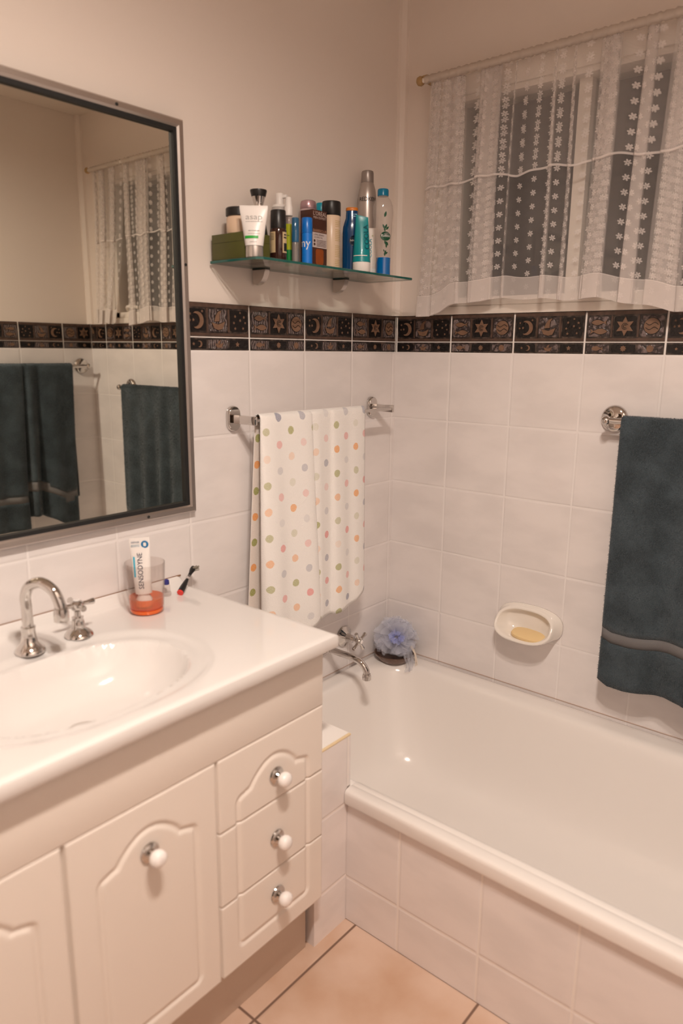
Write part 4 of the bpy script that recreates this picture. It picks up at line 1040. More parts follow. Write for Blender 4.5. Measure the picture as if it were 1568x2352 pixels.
# ------------------------------------------------------------------ ledge and bath
b = B(); box(b, -0.8385, -0.7268, -0.417, -0.0008, 0.0, 0.352); box(b, -0.8385, -0.7160, -0.417, -0.0008, 0.352, 0.476); box(b, -0.8388, -0.7157, -0.4108, -0.0008, 0.4761, 0.4805, 0.0010, 2, 1); box(b, -0.8388, -0.7157, -0.4176, -0.4109, 0.4761, 0.4804, 0.0012, 2, 2)
struct('wall_ledge', b, ['tile_ledge', pmat('ledge top tile', (0.83, 0.79, 0.76), 0.2), pmat('yellowed edge strip', (0.74, 0.58, 0.36), 0.4)], smooth=False)
b = B(); box(b, -0.7262, -0.712, -W + .0008, -0.4165, 0.0, 0.3120); struct('wall_bath', b, 'tile_bath', smooth=False)
t = thing('bathtub', 'white bathtub built in along the window wall', 'bathtub', (-0.36, -0.85, 0.03))
def rr_ring(x0, x1, y0, y1, r, z, n=9):
    return [(x, y, z) for x, y in rrect(x1 - x0, y1 - y0, r, n, (x0 + x1) / 2, (y0 + y1) / 2)]
RIM = 0.348
rings = [rr_ring(-0.7255, -0.0012, -W + .001, -0.0012, 0.002, RIM - .03), rr_ring(-0.7255, -0.0012, -W + .001, -0.0012, 0.003, RIM + .001),
         rr_ring(-0.700, -0.06, -W + 0.05, -0.045, 0.06, RIM), rr_ring(-0.694, -0.070, -W + 0.06, -0.055, 0.085, RIM - .0005),
         rr_ring(-0.688, -0.080, -W + 0.07, -0.064, 0.10, RIM - .004), rr_ring(-0.684, -0.088, -W + 0.078, -0.071, 0.11, RIM - .014),
         rr_ring(-0.680, -0.096, -W + 0.09, -0.080, 0.115, RIM - .04), rr_ring(-0.665, -0.118, -W + 0.13, -0.105, 0.125, RIM - .14),
         rr_ring(-0.648, -0.140, -W + 0.19, -0.135, 0.13, RIM - .23), rr_ring(-0.632, -0.158, -W + 0.23, -0.160, 0.13, RIM - .272),
         rr_ring(-0.605, -0.185, -W + 0.27, -0.195, 0.13, RIM - .297), rr_ring(-0.560, -0.230, -W + 0.32, -0.245, 0.12, RIM - .308), rr_ring(-0.46, -0.33, -W + 0.5, -0.45, 0.06, RIM - .311)]
b = B(); loft(b, rings, False, True)
o = obj('tub', b, 'bath', t, 0, recalc=False); o.matrix_parent_inverse = Matrix.Translation(-t.location)
sb = o.modifiers.new('round', 'SUBSURF'); sb.levels = 2; sb.render_levels = 2
for e in o.data.edges:
    pass
b = B()
prof = [(-0.7275, 0.3128), (-0.7360, 0.3128), (-0.7385, 0.3145), (-0.7392, 0.318), (-0.7392, 0.338), (-0.7380, 0.3445), (-0.7345, 0.3482), (-0.729, 0.3498), (-0.720, 0.3503), (-0.7125, 0.3498), (-0.7105, 0.3490), (-0.7085, 0.3498), (-0.700, 0.3505), (-0.694, 0.3498), (-0.6895, 0.3465), (-0.6885, 0.338), (-0.7275, 0.338)]
loft(b, [[(x, y, z) for x, z in prof] for y in (-0.4185, -0.4205, -1.0, -W + .0012)])
for v in b.verts:
    if v.co.y > -0.4190: v.co.x = -0.719 + (v.co.x + .719) * .93; v.co.z = .333 + (v.co.z - .333) * .93
o = obj('front_rim', b, 'bath', t, 40); o.matrix_parent_inverse = Matrix.Translation(-t.location)
b = B(); box(b, -0.0020, -0.0004, -W + .002, -0.001, RIM + .0008, RIM + .0020); box(b, -0.725, -0.0020, -0.0020, -0.0004, RIM + .0008, RIM + .0020)
o = obj('sealant_line', b, pmat('aged bath sealant', (0.52, 0.38, 0.31), 0.6), t); o.matrix_parent_inverse = Matrix.Translation(-t.location)
b = B(); lathe(b, [(0.028, 0), (0.028, 0.0025), (0.02, 0.0035), (0.01, 0.002)], 28, Matrix.Translation((-0.40, -0.46, 0.0375))); o = obj('waste', b, 'chrome', t); o.matrix_parent_inverse = Matrix.Translation(-t.location)

# bath spout and tap on the tiled wall
t = thing('bath_spout', 'chrome bath spout curving out from the wall over the bathtub', 'tap', (-0.333, -0.0005, 0.447))
b = B(); lathe(b, [(0.027, 0), (0.028, 0.002), (0.026, 0.005), (0.017, 0.014), (0.0125, 0.024), (0.0118, 0.030)], 32, Matrix.Rotation(PI / 2, 4, 'X')); obj('flange', b, 'chrome', t)
b = B(); c = spline([(0, -0.026, 0.0), (0.002, -0.06, -0.002), (0.006, -0.100, -0.004), (0.010, -0.132, -0.012), (0.0125, -0.150, -0.030), (0.013, -0.155, -0.044)], 7); tube(b, c, 0.0098, 20); obj('spout_pipe', b, 'chrome', t)
b = B(); lathe(b, [(0.010, 0), (0.0132, 0.001), (0.0132, 0.012), (0.0112, 0.018), (0.0098, 0.019)], 24, Matrix.Translation((0.013, -0.155, -0.0615))); obj('aerator', b, 'chrome', t)
t = cross_handle('bath_tap_handle', 'chrome cross handle bath tap on the tiles above the bathtub', (-0.2400, -0.0005, 0.4540), (PI / 2, 0.5, 0), 1.22)

# corner dish with the net puff
MAT['dishglass'] = pmat('smoky bronze glass dish', (0.30, 0.17, 0.12), 0.12, trans=0.6, ior=1.4)
dx, dy = -0.078, -0.080
t = thing('soap_dish', 'smoky glass soap dish on the bathtub corner under the net puff', 'dish', (dx, dy, RIM + .0012))
part('dish', [(0.045, 0), (0.050, 0.001), (0.056, 0.009), (0.063, 0.019), (0.0645, 0.0225), (0.0625, 0.0235), (0.060, 0.021), (0.052, 0.011), (0.040, 0.005), (0.01, 0.0045)], 'dishglass', t, 44)
def net_mat(name, col, a):
    m = bpy.data.materials.new(name); m.use_nodes = True; nt = m.node_tree; nt.nodes.clear()
    out = nt.nodes.new('ShaderNodeOutputMaterial'); df = nt.nodes.new('ShaderNodeBsdfDiffuse'); tl = nt.nodes.new('ShaderNodeBsdfTranslucent'); tr = nt.nodes.new('ShaderNodeBsdfTransparent')
    for n in (df, tl): n.inputs[0].default_value = (*col, 1)
    m1 = nt.nodes.new('ShaderNodeMixShader'); m1.inputs[0].default_value = 0.35; nt.links.new(df.outputs[0], m1.inputs[1]); nt.links.new(tl.outputs[0], m1.inputs[2])
    m2 = nt.nodes.new('ShaderNodeMixShader'); m2.inputs[0].default_value = a; nt.links.new(tr.outputs[0], m2.inputs[1]); nt.links.new(m1.outputs[0], m2.inputs[2])
    nt.links.new(m2.outputs[0], out.inputs[0]); return m
MAT['net'] = net_mat('blue grey net', (0.72, 0.74, 0.82), 0.34)
MAT['net_core'] = net_mat('periwinkle net', (0.55, 0.60, 0.90), 0.5)
pc = Vector((-0.078, -0.082, RIM + 0.074))
t = thing('bath_puff', 'blue grey net bath puff resting in the corner soap dish', 'bath puff', tuple(pc))
def ruffles(n, R, rnd, core=False):
    V = []; F = []
    for k in range(n):
        # a frilled strip sweeping over the ball
        ax = Vector(rnd.normal(size=3)).normalized(); u = ax.orthogonal().normalized(); v = ax.cross(u)
        a0 = rnd.uniform(0, 6.28); span = rnd.uniform(1.6, 3.0); off = rnd.uniform(-0.6, 0.6) * R
        rr = math.sqrt(max(0.05 * R * R, R * R - off * off)); ph = rnd.uniform(0, 6.28); fq = rnd.integers(5, 9)
        m = 46; o = len(V)
        for i in range(m + 1):
            a = a0 + span * i / m
            d = u * math.cos(a) + v * math.sin(a)
            for j in range(5):
                f = j / 4
                rad = rr * (0.35 + 0.65 * f) * (1 + 0.04 * math.sin(fq * 2.3 * a + ph))
                wob = (f ** 1.3) * 0.26 * R * math.sin(fq * a + ph + f * 0.8)
                p = d * rad + ax * (off * (0.4 + .6 * f) + wob)
                V.append((p.x, p.y, p.z * 0.9))
        for i in range(m):
            for j in range(4):
                q = o + i * 5 + j; F.append((q, q + 5, q + 6, q + 1))
    V = [(x, y, max(z, -0.050 + 0.35 * max(0, math.hypot(x, y) - 0.04))) for x, y, z in V]
    me = bpy.data.meshes.new('net'); me.from_pydata(V, [], F); return me
me = ruffles(44, 0.068, np.random.default_rng(11)); finish('net_ruffles', me, 'net', t, 0)
me = ruffles(16, 0.026, np.random.default_rng(4)); 
for v in me.vertices: v.co = v.co + Vector((-0.026, -0.026, 0.018))
finish('net_core', me, 'net_core', t, 0)
b = B(); c = spline([(0.012, -0.052, -0.020), (0.009, -0.071, -0.040), (0.004, -0.079, -0.062), (0.002, -0.0815, -0.084), (0.001, -0.082, -0.100), (0.004, -0.083, -0.106), (0.009, -0.084, -0.103), (0.0095, -0.083, -0.085), (0.011, -0.078, -0.058), (0.014, -0.068, -0.036), (0.016, -0.052, -0.018)], 6); tube(b, c, 0.0016, 8)
obj('hanging_cord', b, pmat('cream cord', (0.72, 0.62, 0.52), 0.8), t)
b = B(); rng2 = np.random.default_rng(3)
P = []
for k in range(14):
    f = k / 13; P.append([(-0.030 + 0.045 * i / 12 + 0.005 * math.sin(k * .9 + i) - f * .004, -0.052 - 0.020 * min(1, f * 1.4) - 0.006 * math.sin(i * 1.3 + k * .4), -0.030 - 0.058 * f) for i in range(13)])
sheet('net_tail', P, 'net', t)

# wall soap dish with the bar of soap
t = thing('ceramic_soap_dish', 'glazed white soap dish fixed to the tiles above the bathtub', 'soap dish', (0, -0.503, 0.562))
b = B(); n = 40
def sd(a, wy, zu, zd): # outline in (y,z): y to the right when seen is -y
    c, s = math.cos(a), math.sin(a); p = 2.6
    return (wy * abs(c) ** (2 / p) * (1 if c > 0 else -1), (zu if s > 0 else zd) * abs(s) ** (2 / p) * (1 if s > 0 else -1))
def ringd(wy, zu, zd, xs_): return [(xs_(*sd(2 * PI * i / n, wy, zu, zd)), *sd(2 * PI * i / n, wy, zu, zd)) for i in range(n)]
R = []
R.append([(-0.0006, y, z) for x, y, z in ringd(0.099, 0.050, 0.052, lambda y, z: 0)])
R.append([(-0.006, y, z) for x, y, z in ringd(0.098, 0.050, 0.052, lambda y, z: 0)])
tilt = lambda d: (lambda y, z: -(d * (0.20 + 0.80 * min(1, max(0, (0.052 - z) / 0.098)) ** 1.0)))
R.append(ringd(0.092, 0.047, 0.050, tilt(0.030))); R.append(ringd(0.088, 0.046, 0.047, tilt(0.065))); R.append(ringd(0.087, 0.045, 0.042, tilt(0.082)))
R.append(ringd(0.085, 0.043, 0.040, tilt(0.086))); R.append(ringd(0.081, 0.040, 0.036, tilt(0.085))); R.append(ringd(0.078, 0.037, 0.034, tilt(0.076)))
R.append(ringd(0.070, 0.034, 0.036, tilt(0.045))); R.append(ringd(0.058, 0.028, 0.034, tilt(0.022))); R.append([(-0.010, y, z) for x, y, z in ringd(0.030, 0.015, 0.020, lambda y, z: 0)])
loft(b, R, True, True); obj('dish', b, pmat('glazed white china', (0.82, 0.77, 0.71), 0.08, coat=0.6), t, 0)
tb = thing('soap_bar', 'thin sliver of yellow soap lying in the glazed wall soap dish', 'soap', (-0.047, -0.520, 0.5355))
b = B(); loft(b, [[(x, y, z) for x, y in shift(ell(0.027 * s, 0.050 * s, 30, 2.6), 0, 0)] for s, z in ((0.90, -0.005), (0.98, -0.002), (1.0, 0.002), (0.95, 0.006), (0.8, 0.008))])
obj('bar', b, pmat('yellow soap', (0.80, 0.60, 0.32), 0.35, sss=0.2), tb); tb.rotation_euler = (math.radians(3), math.radians(-14), 0)

# ------------------------------------------------------------------ towel rails and towels
t = thing('towel_rail', 'square chrome towel rail on the tiles between mirror and corner', 'towel rail', (-0.40, 0, 1.155))
for fx in (-0.2775, 0.2775):
    M = frame_matrix((fx, -0.0006, 0.001), (1, 0, 0), (0, 0, 1), (0, -1, 0))
    b = B(); loft(b, [[M @ Vector((x, y, w)) for x, y in rrect(0.040 - d, 0.062 - d, 0.0195 - d / 2, 6)] for d, w in ((0.0, 0.0), (0.0, 0.0045), (0.0035, 0.0095), (0.006, 0.0105))])
    br = obj('wall_plate', b, 'chrome', t)
    b = B(); s = -1 if fx > 0 else 1
    box(b, fx - 0.0045, fx + 0.0045, -0.0840, -0.0108, -0.0105, 0.0105, .0012); obj('arm', b, 'chrome', br)
b = B(); box(b, -0.2725, 0.2725, -0.0830, -0.0670, -0.0045, 0.0045, .001); obj('bar', b, 'chrome', t)

def round_rail(label, M, L, k=1.0):
    t = thing('towel_rail', label, 'towel rail', tuple(M.to_translation())); t.rotation_euler = M.to_euler()
    for y in (0, L):
        b = B(); T = Matrix.Translation((0, y, 0)) @ Matrix.Rotation(-PI / 2, 4, 'Y')
        lathe(b, [(0.0335, 0.0006), (0.0345, 0.003), (0.0325, 0.0085), (0.027, 0.0125), (0.016, 0.015), (0.0085, 0.0165), (0.0075, 0.022), (0.0085, 0.026), (0.0070, 0.032), (0.0070, 0.055)], 36, T); fl = obj('flange', b, 'chrome', t)
        b = B(); lathe(b, [(0.003, -0.0115), (0.0085, -0.0085), (0.0115, -0.003), (0.0115, 0.003), (0.0085, 0.0085), (0.003, 0.0115)], 24, Matrix.Translation((-0.063, y, 0)) @ Matrix.Rotation(PI / 2, 4, 'X')); obj('ball', b, 'chrome', fl)
    b = B(); tube(b, [(-0.063, 0.010 if L > 0 else -0.010, 0), (-0.063, L - (0.010 if L > 0 else -0.010), 0)], 0.0072, 18); obj('bar', b, 'chrome', t)
    return t
round_rail('round chrome towel rail on the window wall carrying a blue towel', Matrix.Translation((0, -0.692, 1.158)), -0.727)
round_rail('round chrome towel rail on the far wall seen in the mirror', Matrix.Translation((-0.063, -W, 1.241)) @ Matrix.Rotation(-PI / 2, 4, 'Z'), -0.72)

def towel_sheet(path, bar_r, zbar, zf, zb, amp_fn, rows_f=46, rows_b=40, back=None, backoff=(0.0, 0.0)):
    """path: (u along bar, w outwards from bar) ; returns P in (u, w, z) with uv"""
    pth, s = resample(spline(path, 8), 0.004)
    u, w = pth[:, 0], pth[:, 1]; P = []; UV = []
    um = u.mean()
    n0 = zf(u); n1 = zb(u); tot = 0
    for k in range(rows_f + 1):           # front, bottom to top
        f = k / rows_f; Z = n0 + (zbar - n0) * f; g = np.clip((zbar - Z) / 0.5, 0, 1); A = amp_fn(g)
        P.append(np.stack([u + amp_fn.spread(u, g), bar_r + 0.002 + w * A + 0.004 * g, Z], 1)); UV.append(np.stack([s, Z - zbar], 1))
    for a in np.linspace(0, PI, 9)[1:-1]:
        P.append(np.stack([u, (bar_r + .002) * math.cos(a) + 0 * u + w * amp_fn(0) * math.cos(a), zbar + (bar_r + .002) * math.sin(a) + 0 * u], 1)); UV.append(np.stack([s, 0 * s + a * bar_r], 1))
    for k in range(rows_b + 1):
        f = k / rows_b; Z = zbar + (n1 - zbar) * f; g = np.clip((zbar - Z) / 0.5, 0, 1)
        P.append(np.stack([u + backoff[0] * g, -(bar_r + 0.002) - backoff[1] * g + 0.003 * np.sin(u * 38) * g, Z], 1)); UV.append(np.stack([s, zbar - Z + .05], 1))
    return np.array(P), np.array(UV)
class Amp:
    def __init__(s, lo, hi, sp=None): s.lo, s.hi, s.sp = lo, hi, sp
    def __call__(s, g): return s.lo + (s.hi - s.lo) * np.asarray(g)
    def spread(s, u, g): return s.sp(u, g) if s.sp else 0 * u

def dots_mat(name, ground, pal, strength):
    m, nt, bs = new_mat(name); N = NB(nt)
    uv = nt.nodes.new('ShaderNodeUVMap'); sp = nt.nodes.new('ShaderNodeSeparateXYZ'); nt.links.new(uv.outputs[0], sp.inputs[0])
    U, V = sp.outputs[0], sp.outputs[1]; pu, pv = 0.0415, 0.131
    nz = N.noise(uv.outputs[0], 60, 2)
    cu = N.m('DIVIDE', U, pu); ci = N.m('FLOOR', cu); odd = N.m('MODULO', N.m('ABSOLUTE', ci), 2.0)
    du = N.m('MULTIPLY', N.m('SUBTRACT', N.m('FRACT', cu), 0.5), pu)
    cv = N.m('ADD', N.m('DIVIDE', V, pv / 2), N.m('MULTIPLY', odd, 0.5)); ri = N.m('FLOOR', cv)
    dv = N.m('MULTIPLY', N.m('SUBTRACT', N.m('FRACT', cv), 0.5), pv / 2)
    r = N.m('SQRT', N.m('ADD', N.m('MULTIPLY', du, du), N.m('MULTIPLY', dv, dv)))
    r = N.m('ADD', r, N.m('MULTIPLY', N.m('SUBTRACT', nz, 0.5), 0.004))
    k = N.m('SUBTRACT', 1.0, N.smooth(r, 0.0092, 0.0106))
    fine = N.noise(uv.outputs[0], 700, 2); fade = N.m('MULTIPLY', N.smooth(fine, 0.30, 0.62), 1.0)
    wn = nt.nodes.new('ShaderNodeTexWhiteNoise'); wn.noise_dimensions = '2D'; cb = nt.nodes.new('ShaderNodeCombineXYZ'); nt.links.new(ci, cb.inputs[0]); nt.links.new(ri, cb.inputs[1]); nt.links.new(cb.outputs[0], wn.inputs['Vector'])
    rodd = N.m('MODULO', N.m('ABSOLUTE', ri), 2.0)
    cA = N.mix(rodd, pal[0], pal[1]); cB = N.mix(rodd, pal[2], pal[3]); c = N.mix(odd, cA, cB)
    st = N.m('MULTIPLY', N.m('ADD', strength[0], N.m('MULTIPLY', wn.outputs['Value'], strength[1])), N.m('ADD', 0.45, N.m('MULTIPLY', fade, 0.55)))
    colr = N.mix(N.m('MULTIPLY', k, st), ground, c); nt.links.new(colr, bs.inputs['Base Color']); bs.inputs['Roughness'].default_value = 0.95
    bs.inputs['Sheen Weight'].default_value = 0.25; bs.inputs['Specular IOR Level'].default_value = 0.1
    tc = nt.nodes.new('ShaderNodeTexCoord'); n2 = N.noise(tc.outputs['Object'], 420, 3); bp = nt.nodes.new('ShaderNodeBump'); bp.inputs['Strength'].default_value = 0.6; bp.inputs['Distance'].default_value = 0.0025
    nt.links.new(n2, bp.inputs['Height']); nt.links.new(bp.outputs['Normal'], bs.inputs['Normal']); return m
ORG, OLV, GRY, PNK = (0.85, 0.34, 0.045), (0.36, 0.36, 0.08), (0.27, 0.28, 0.38), (0.80, 0.26, 0.25)
MAT['dots_pale'] = dots_mat('dotted towel outside', (0.87, 0.845, 0.82), [ORG, OLV, GRY, PNK], (0.18, 0.80))
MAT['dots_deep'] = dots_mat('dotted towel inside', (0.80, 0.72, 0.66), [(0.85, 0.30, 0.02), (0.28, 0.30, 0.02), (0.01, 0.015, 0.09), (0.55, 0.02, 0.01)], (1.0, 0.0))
path = [(-0.662, -0.004), (-0.658, 0.008), (-0.630, 0.015), (-0.590, 0.013), (-0.550, 0.018), (-0.515, 0.024), (-0.494, 0.022), (-0.491, 0.010), (-0.510, -0.002), (-0.512, -0.008), (-0.492, -0.008),
        (-0.462, 0.006), (-0.435, 0.003), (-0.410, 0.001), (-0.396, 0.009), (-0.370, 0.010), (-0.335, 0.005), (-0.305, 0.009), (-0.278, 0.007), (-0.262, 0.002)]
zf = lambda u: np.interp(u, [-0.67, -0.52, -0.495, -0.47, -0.40, -0.33, -0.26], [0.592, 0.600, 0.612, 0.600, 0.598, 0.606, 0.640])
zb = lambda u: np.interp(u, [-0.67, -0.5, -0.42, -0.34, -0.26], [0.565, 0.590, 0.574, 0.582, 0.630])
P, UV = towel_sheet(path, 0.0075, 1.1595, zf, zb, Amp(0.40, 1.75, lambda u, g: -0.004 * g * (u < -0.5)), backoff=(-0.020, 0.016))
t = thing('spotted_towel', 'white hand towel with coloured spots hanging on the square rail', 'towel', (-0.46, -0.075, 1.155))
Pw = np.stack([P[..., 0], -0.075 - P[..., 1], P[..., 2]], -1)
o = sheet('towel_cloth', Pw, ['dots_pale', 'dots_deep'], t, UV); o.matrix_parent_inverse = Matrix.Translation(-t.location)
solidify(o, 0.0022, 1.0, 1)

def plush_mat(name, col):
    m, nt, bs = new_mat(name); N = NB(nt)
    tc = nt.nodes.new('ShaderNodeTexCoord'); n1 = N.noise(tc.outputs['Object'], 14, 3); n2 = N.noise(tc.outputs['Object'], 330, 3)
    c = N.mix(N.smooth(n1, .35, .7), col, tuple(x * 2.0 for x in col)); c = N.mix(N.smooth(n2, .4, .7), c, tuple(x * 1.5 for x in col))
    nt.links.new(c, bs.inputs['Base Color']); bs.inputs['Roughness'].default_value = 1.0; bs.inputs['Specular IOR Level'].default_value = 0.05
    bs.inputs['Sheen Weight'].default_value = 0.35; bs.inputs['Sheen Roughness'].default_value = 0.5; bs.inputs['Sheen Tint'].default_value = (0.75, 0.8, 0.85, 1)
    bp = nt.nodes.new('ShaderNodeBump'); bp.inputs['Strength'].default_value = 0.9; bp.inputs['Distance'].default_value = 0.004
    nt.links.new(n2, bp.inputs['Height']); nt.links.new(bp.outputs['Normal'], bs.inputs['Normal']); return m
BLUE = (0.036, 0.048, 0.056)
MAT['plush'] = plush_mat('slate blue pile', BLUE)
MAT['band'] = pmat('woven grey band', (0.155, 0.150, 0.150), 0.85, bump=0.5, bscale=500)
def herring():
    m, nt, bs = new_mat('herringbone band'); N = NB(nt)
    uv = nt.nodes.new('ShaderNodeUVMap'); sp = nt.nodes.new('ShaderNodeSeparateXYZ'); nt.links.new(uv.outputs[0], sp.inputs[0])
    z = N.m('ABSOLUTE', N.m('SUBTRACT', N.m('FRACT', N.m('MULTIPLY', sp.outputs[1], 140)), 0.5))
    w = N.m('SINE', N.m('MULTIPLY', N.m('ADD', N.m('MULTIPLY', sp.outputs[0], 420), N.m('MULTIPLY', z, 2.4)), 6.28))
    c = N.mix(N.smooth(w, -.6, .6), (0.085, 0.09, 0.097), (0.20, 0.185, 0.18)); nt.links.new(c, bs.inputs['Base Color']); bs.inputs['Roughness'].default_value = 0.8
    return m
MAT['band'] = herring()
def pile(P, V_band, n, length, seed):
    """short pile standing on both faces of a grid cloth: verts, faces"""
    r = np.random.default_rng(seed); nr, nc = P.shape[:2]
    i = r.integers(0, nr - 1, n); j = r.integers(0, nc - 1, n); a = r.random((n, 1)); b = r.random((n, 1))
    p = (P[i, j] * (1 - a) + P[i + 1, j] * a) * (1 - b) + (P[i, j + 1] * (1 - a) + P[i + 1, j + 1] * a) * b
    du = P[i, j + 1] - P[i, j]; dv = P[i + 1, j] - P[i, j]
    N = np.cross(du, dv); N /= np.linalg.norm(N, axis=1, keepdims=True) + 1e-9
    tdir = du / (np.linalg.norm(du, axis=1, keepdims=True) + 1e-9); bd = np.cross(N, tdir)
    keep = ~((V_band[i, j] > 0))
    p, N, tdir, bd = p[keep], N[keep], tdir[keep], bd[keep]; m = len(p)
    ang = r.uniform(0, 6.28, (m, 1)); wd = (tdir * np.cos(ang) + bd * np.sin(ang))
    lean = r.normal(0, 0.5, (m, 1)) * tdir + r.normal(0, 0.5, (m, 1)) * bd + np.array([0, 0, -0.35])
    L = length * r.uniform(0.6, 1.3, (m, 1))
    base = p - N * 0.0005; tip = base + (N + lean * 0.8) * L
    return np.stack([base - wd * 0.00055, base + wd * 0.00055, tip], 1).reshape(-1, 3)

def blue_towel(label, Pw, UV, npile, flip, seed, band=True, loc=(0, 0, 0), outer=None, band_dist=(0.105, 0.155), zf_row0=None):
    t = thing('bath_towel', label, 'towel', loc, group='blue bath towels')
    nr, nc = Pw.shape[:2]
    z0 = zf_row0
    D = Pw[..., 2] - z0[None, :]
    isb = np.zeros((nr, nc)); front = np.zeros((nr, nc)); front[:47] = 1
    if band: isb = ((D > band_dist[0]) & (D < band_dist[1]) & (front > 0)).astype(float)
    # split the cloth into pile above, woven band and pile below by rows of the grid
    idx = np.arange(nr * nc).reshape(nr, nc)
    F = np.stack([idx[:-1, :-1], idx[:-1, 1:], idx[1:, 1:], idx[1:, :-1]], -1)
    fb = (isb[:-1, :-1] + isb[1:, :-1] > 1.5)
    V = Pw.reshape(-1, 3)
    U = UV.reshape(-1, 2)
    def mk(name, FF, mat):
        used, inv = np.unique(FF, return_inverse=True); inv = inv.reshape(FF.shape)
        me = bpy.data.meshes.new(name); me.from_pydata(V[used].tolist(), [], inv.tolist())
        l = me.uv_layers.new(name='UVMap'); li = np.empty(len(me.loops), int); me.loops.foreach_get('vertex_index', li)
        l.data.foreach_set('uv', U[used][li].astype(np.float32).ravel())
        o = finish(name, me, mat, t, 0); o.matrix_parent_inverse = Matrix.Translation(-Vector(loc)); return o
    c = mk('towel_cloth', F[~fb], 'plush'); solidify(c, 0.005, 0.0)
    if band:
        o = mk('woven_band', F[fb], 'band'); solidify(o, 0.0035, 0.0)
    pts = []
    for sgn in ((1, -1)):
        Q = Pw if sgn > 0 else Pw[:, ::-1]
        Bq = isb if sgn > 0 else isb[:, ::-1]
        # push the roots out to the cloth face
        du = np.gradient(Q, axis=1); dv = np.gradient(Q, axis=0); Nn = np.cross(du, dv); Nn /= np.linalg.norm(Nn, axis=-1, keepdims=True) + 1e-9
        nn = npile if sgn == flip else npile // 4
        pts.append(pile(Q + Nn * 0.0024, Bq, nn, 0.0042, seed + sgn))
    pts = np.concatenate(pts); m = len(pts) // 3
    me = bpy.data.meshes.new('pile'); me.vertices.add(m * 3); me.vertices.foreach_set('co', pts.astype(np.float32).ravel())
    me.loops.add(m * 3); me.loops.foreach_set('vertex_index', np.arange(m * 3, dtype=np.int32))
    me.polygons.add(m); me.polygons.foreach_set('loop_start', np.arange(0, m * 3, 3, dtype=np.int32)); me.update(calc_edges=True); me.validate()
    o = finish('towel_pile', me, 'plush', t, 0, False); o.matrix_parent_inverse = Matrix.Translation(-Vector(loc)); tag(o, kind='stuff')
    return t
# window wall
path = [(0.735, -0.002), (0.740, 0.003), (0.780, 0.005), (0.83, 0.008), (0.87, 0.003), (0.905, 0.010), (0.95, 0.016), (0.985, 0.004), (1.03, 0.010), (1.07, 0.000), (1.11, 0.018), (1.16, 0.001), (1.21, 0.020), (1.27, 0.002), (1.32, 0.018), (1.365, 0.006), (1.388, 0.0)]
zf = lambda u: np.interp(u, [0.735, 0.76, 0.80, 0.86, 0.90, 0.94, 0.99, 1.1, 1.39], [0.487, 0.474, 0.474, 0.484, 0.492, 0.488, 0.470, 0.475, 0.49])
zb = lambda u: 0.60 + 0 * u
P, UV = towel_sheet(path, 0.0095, 1.158, zf, zb, Amp(0.25, 1.5, lambda u, g: 0.006 * g * np.sin(u * 9)), rows_f=46)
Pw = np.stack([-0.063 - P[..., 1], -P[..., 0], P[..., 2]], -1)
blue_towel('slate blue bath towel on the window wall rail above the bathtub', Pw, UV, 110000, 1, 21, True, (-0.063, -1.06, 1.158), zf_row0=Pw[0, :, 2])
# far wall : two towels seen in the mirror
path = [(-0.150, 0.0), (-0.156, 0.006), (-0.20, 0.010), (-0.25, 0.016), (-0.29, 0.006), (-0.31, -0.002), (-0.335, 0.012), (-0.352, 0.018), (-0.362, 0.004), (-0.375, -0.002)][::-1]
zf = lambda u: np.interp(u, [-0.40, -0.33, -0.27, -0.21, -0.15], [0.605, 0.615, 0.585, 0.545, 0.555])
zb = lambda u: 0.66 + 0 * u
P, UV = towel_sheet(path, 0.0095, 1.241, zf, zb, Amp(0.4, 2.0, lambda u, g: -0.035 * g * (u + .15) / -.22 * 0 - 0.022 * g), rows_f=46, backoff=(0.012, 0.01))
Pw = np.stack([P[..., 0], -W + 0.063 + P[..., 1], P[..., 2]], -1)
blue_towel('slate blue bath towel at the flange end of the far rail, seen in mirror', Pw, UV, 36000, -1, 31, True, (-0.26, -W + .063, 1.241), zf_row0=Pw[0, :, 2])
path = [(-0.378, 0.006), (-0.386, 0.014), (-0.42, 0.020), (-0.47, 0.012), (-0.52, 0.018), (-0.58, 0.010), (-0.64, 0.016), (-0.70, 0.006)][::-1]
zf = lambda u: np.interp(u, [-0.70, -0.5, -0.38], [0.58, 0.563, 0.560])
P, UV = towel_sheet(path, 0.0095, 1.241, zf, zb, Amp(0.5, 1.6, lambda u, g: -0.024 * g), rows_f=46)
Pw = np.stack([P[..., 0], -W + 0.063 + P[..., 1], P[..., 2]], -1)
blue_towel('slate blue bath towel with a grey band at the left mirror edge', Pw, UV, 36000, -1, 41, True, (-0.54, -W + .063, 1.241), zf_row0=Pw[0, :, 2])

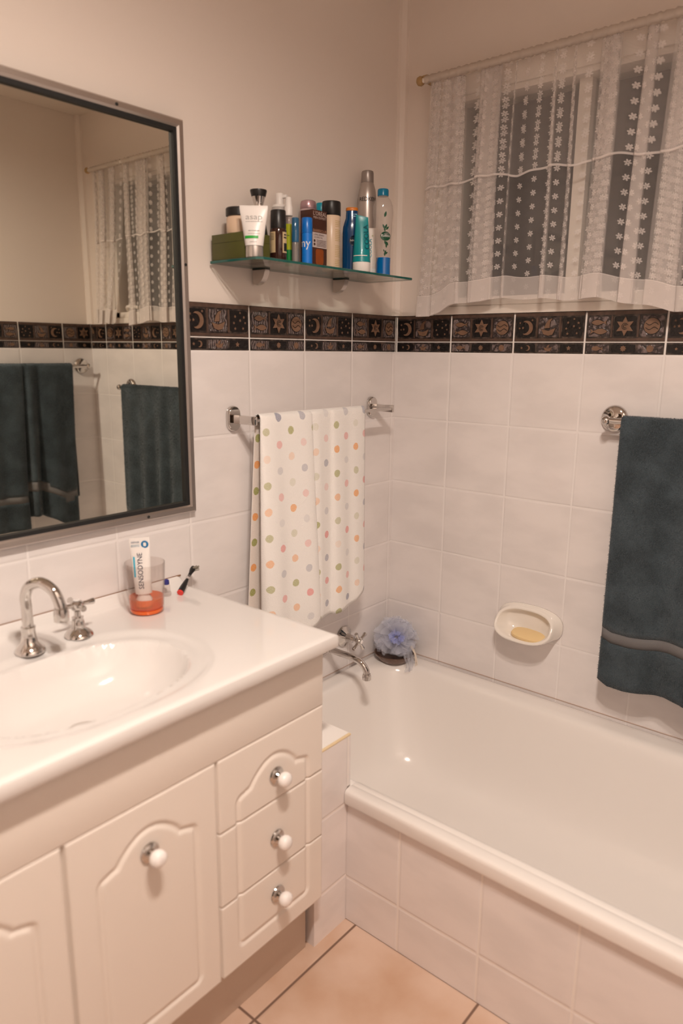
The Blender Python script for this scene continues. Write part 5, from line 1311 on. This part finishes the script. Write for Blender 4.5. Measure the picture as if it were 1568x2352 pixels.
# ------------------------------------------------------------------ ceiling light
def emit(name, col, s):
    m = bpy.data.materials.new(name); m.use_nodes = True; nt = m.node_tree; nt.nodes.clear()
    o = nt.nodes.new('ShaderNodeOutputMaterial'); e = nt.nodes.new('ShaderNodeEmission'); e.inputs[0].default_value = (*col, 1); e.inputs[1].default_value = s
    nt.links.new(e.outputs[0], o.inputs[0]); return m
LPOW = 760.0
MAT['bulb'] = emit('warm bulb', (1.0, 0.865, 0.755), LPOW)
t = thing('ceiling_light', 'twin bulb ceiling light above the middle of the room', 'ceiling light', (-1.50, -1.17, CEIL))
b = B(); box(b, -0.17, 0.17, -0.09, 0.09, -0.022, -0.0006, .006); obj('base_plate', b, 'trim', t)
for dx in (-0.085, 0.085):
    b = B(); lathe(b, [(0.062, -0.0225), (0.066, -0.028), (0.064, -0.044), (0.0595, -0.0455), (0.0565, -0.044), (0.054, -0.032)], 36, Matrix.Translation((dx, 0, 0)), cap0=True); obj('light_cutoff_rim', b, 'trim', t)  # unseen rim, added and deepened to cut bulb light off the upper walls
    b = B(); lathe(b, [(0.0515, -0.0302), (0.048, -0.0335), (0.034, -0.0370), (0.016, -0.0388), (0.004, -0.0392)], 36, Matrix.Translation((dx, 0, 0))); obj('bulb', b, 'bulb', t)

# ------------------------------------------------------------------ world, camera, render look
w = bpy.data.worlds.new('World'); S.world = w; w.use_nodes = True
w.node_tree.nodes['Background'].inputs[0].default_value = (0.01, 0.008, 0.008, 1); w.node_tree.nodes['Background'].inputs[1].default_value = 0.05
cam = bpy.data.cameras.new('Camera'); co = bpy.data.objects.new('Camera', cam); COL.objects.link(co); S.camera = co
yaw, pit, rol = 0.8775, -0.2193, 0.0102
d = Vector((math.sin(yaw) * math.cos(pit), math.cos(yaw) * math.cos(pit), math.sin(pit)))
r = d.cross(Vector((0, 0, 1))).normalized(); u = r.cross(d)
r2 = r * math.cos(rol) + u * math.sin(rol); u2 = -r * math.sin(rol) + u * math.cos(rol)
co.matrix_world = Matrix(((r2.x, u2.x, -d.x, -1.873), (r2.y, u2.y, -d.y, -1.3441), (r2.z, u2.z, -d.z, 1.3207), (0, 0, 0, 1)))
cam.sensor_fit = 'VERTICAL'; cam.sensor_height = 36.0; cam.lens = 1663.16 / 2352 * 36.0
cam.clip_start = 0.01
cam.dof.use_dof = True; cam.dof.focus_distance = 2.05; cam.dof.aperture_fstop = 2.2
S.view_settings.view_transform = 'Standard'; S.view_settings.look = 'None'; S.view_settings.gamma = 1.0; S.view_settings.exposure = 0.0
S.view_settings.use_curve_mapping = False
cy = S.cycles
cy.use_denoising = True; cy.max_bounces = 14; cy.diffuse_bounces = 6; cy.glossy_bounces = 6; cy.transmission_bounces = 10; cy.transparent_max_bounces = 48
cy.sample_clamp_indirect = 8.0; cy.caustics_reflective = False; cy.caustics_refractive = False
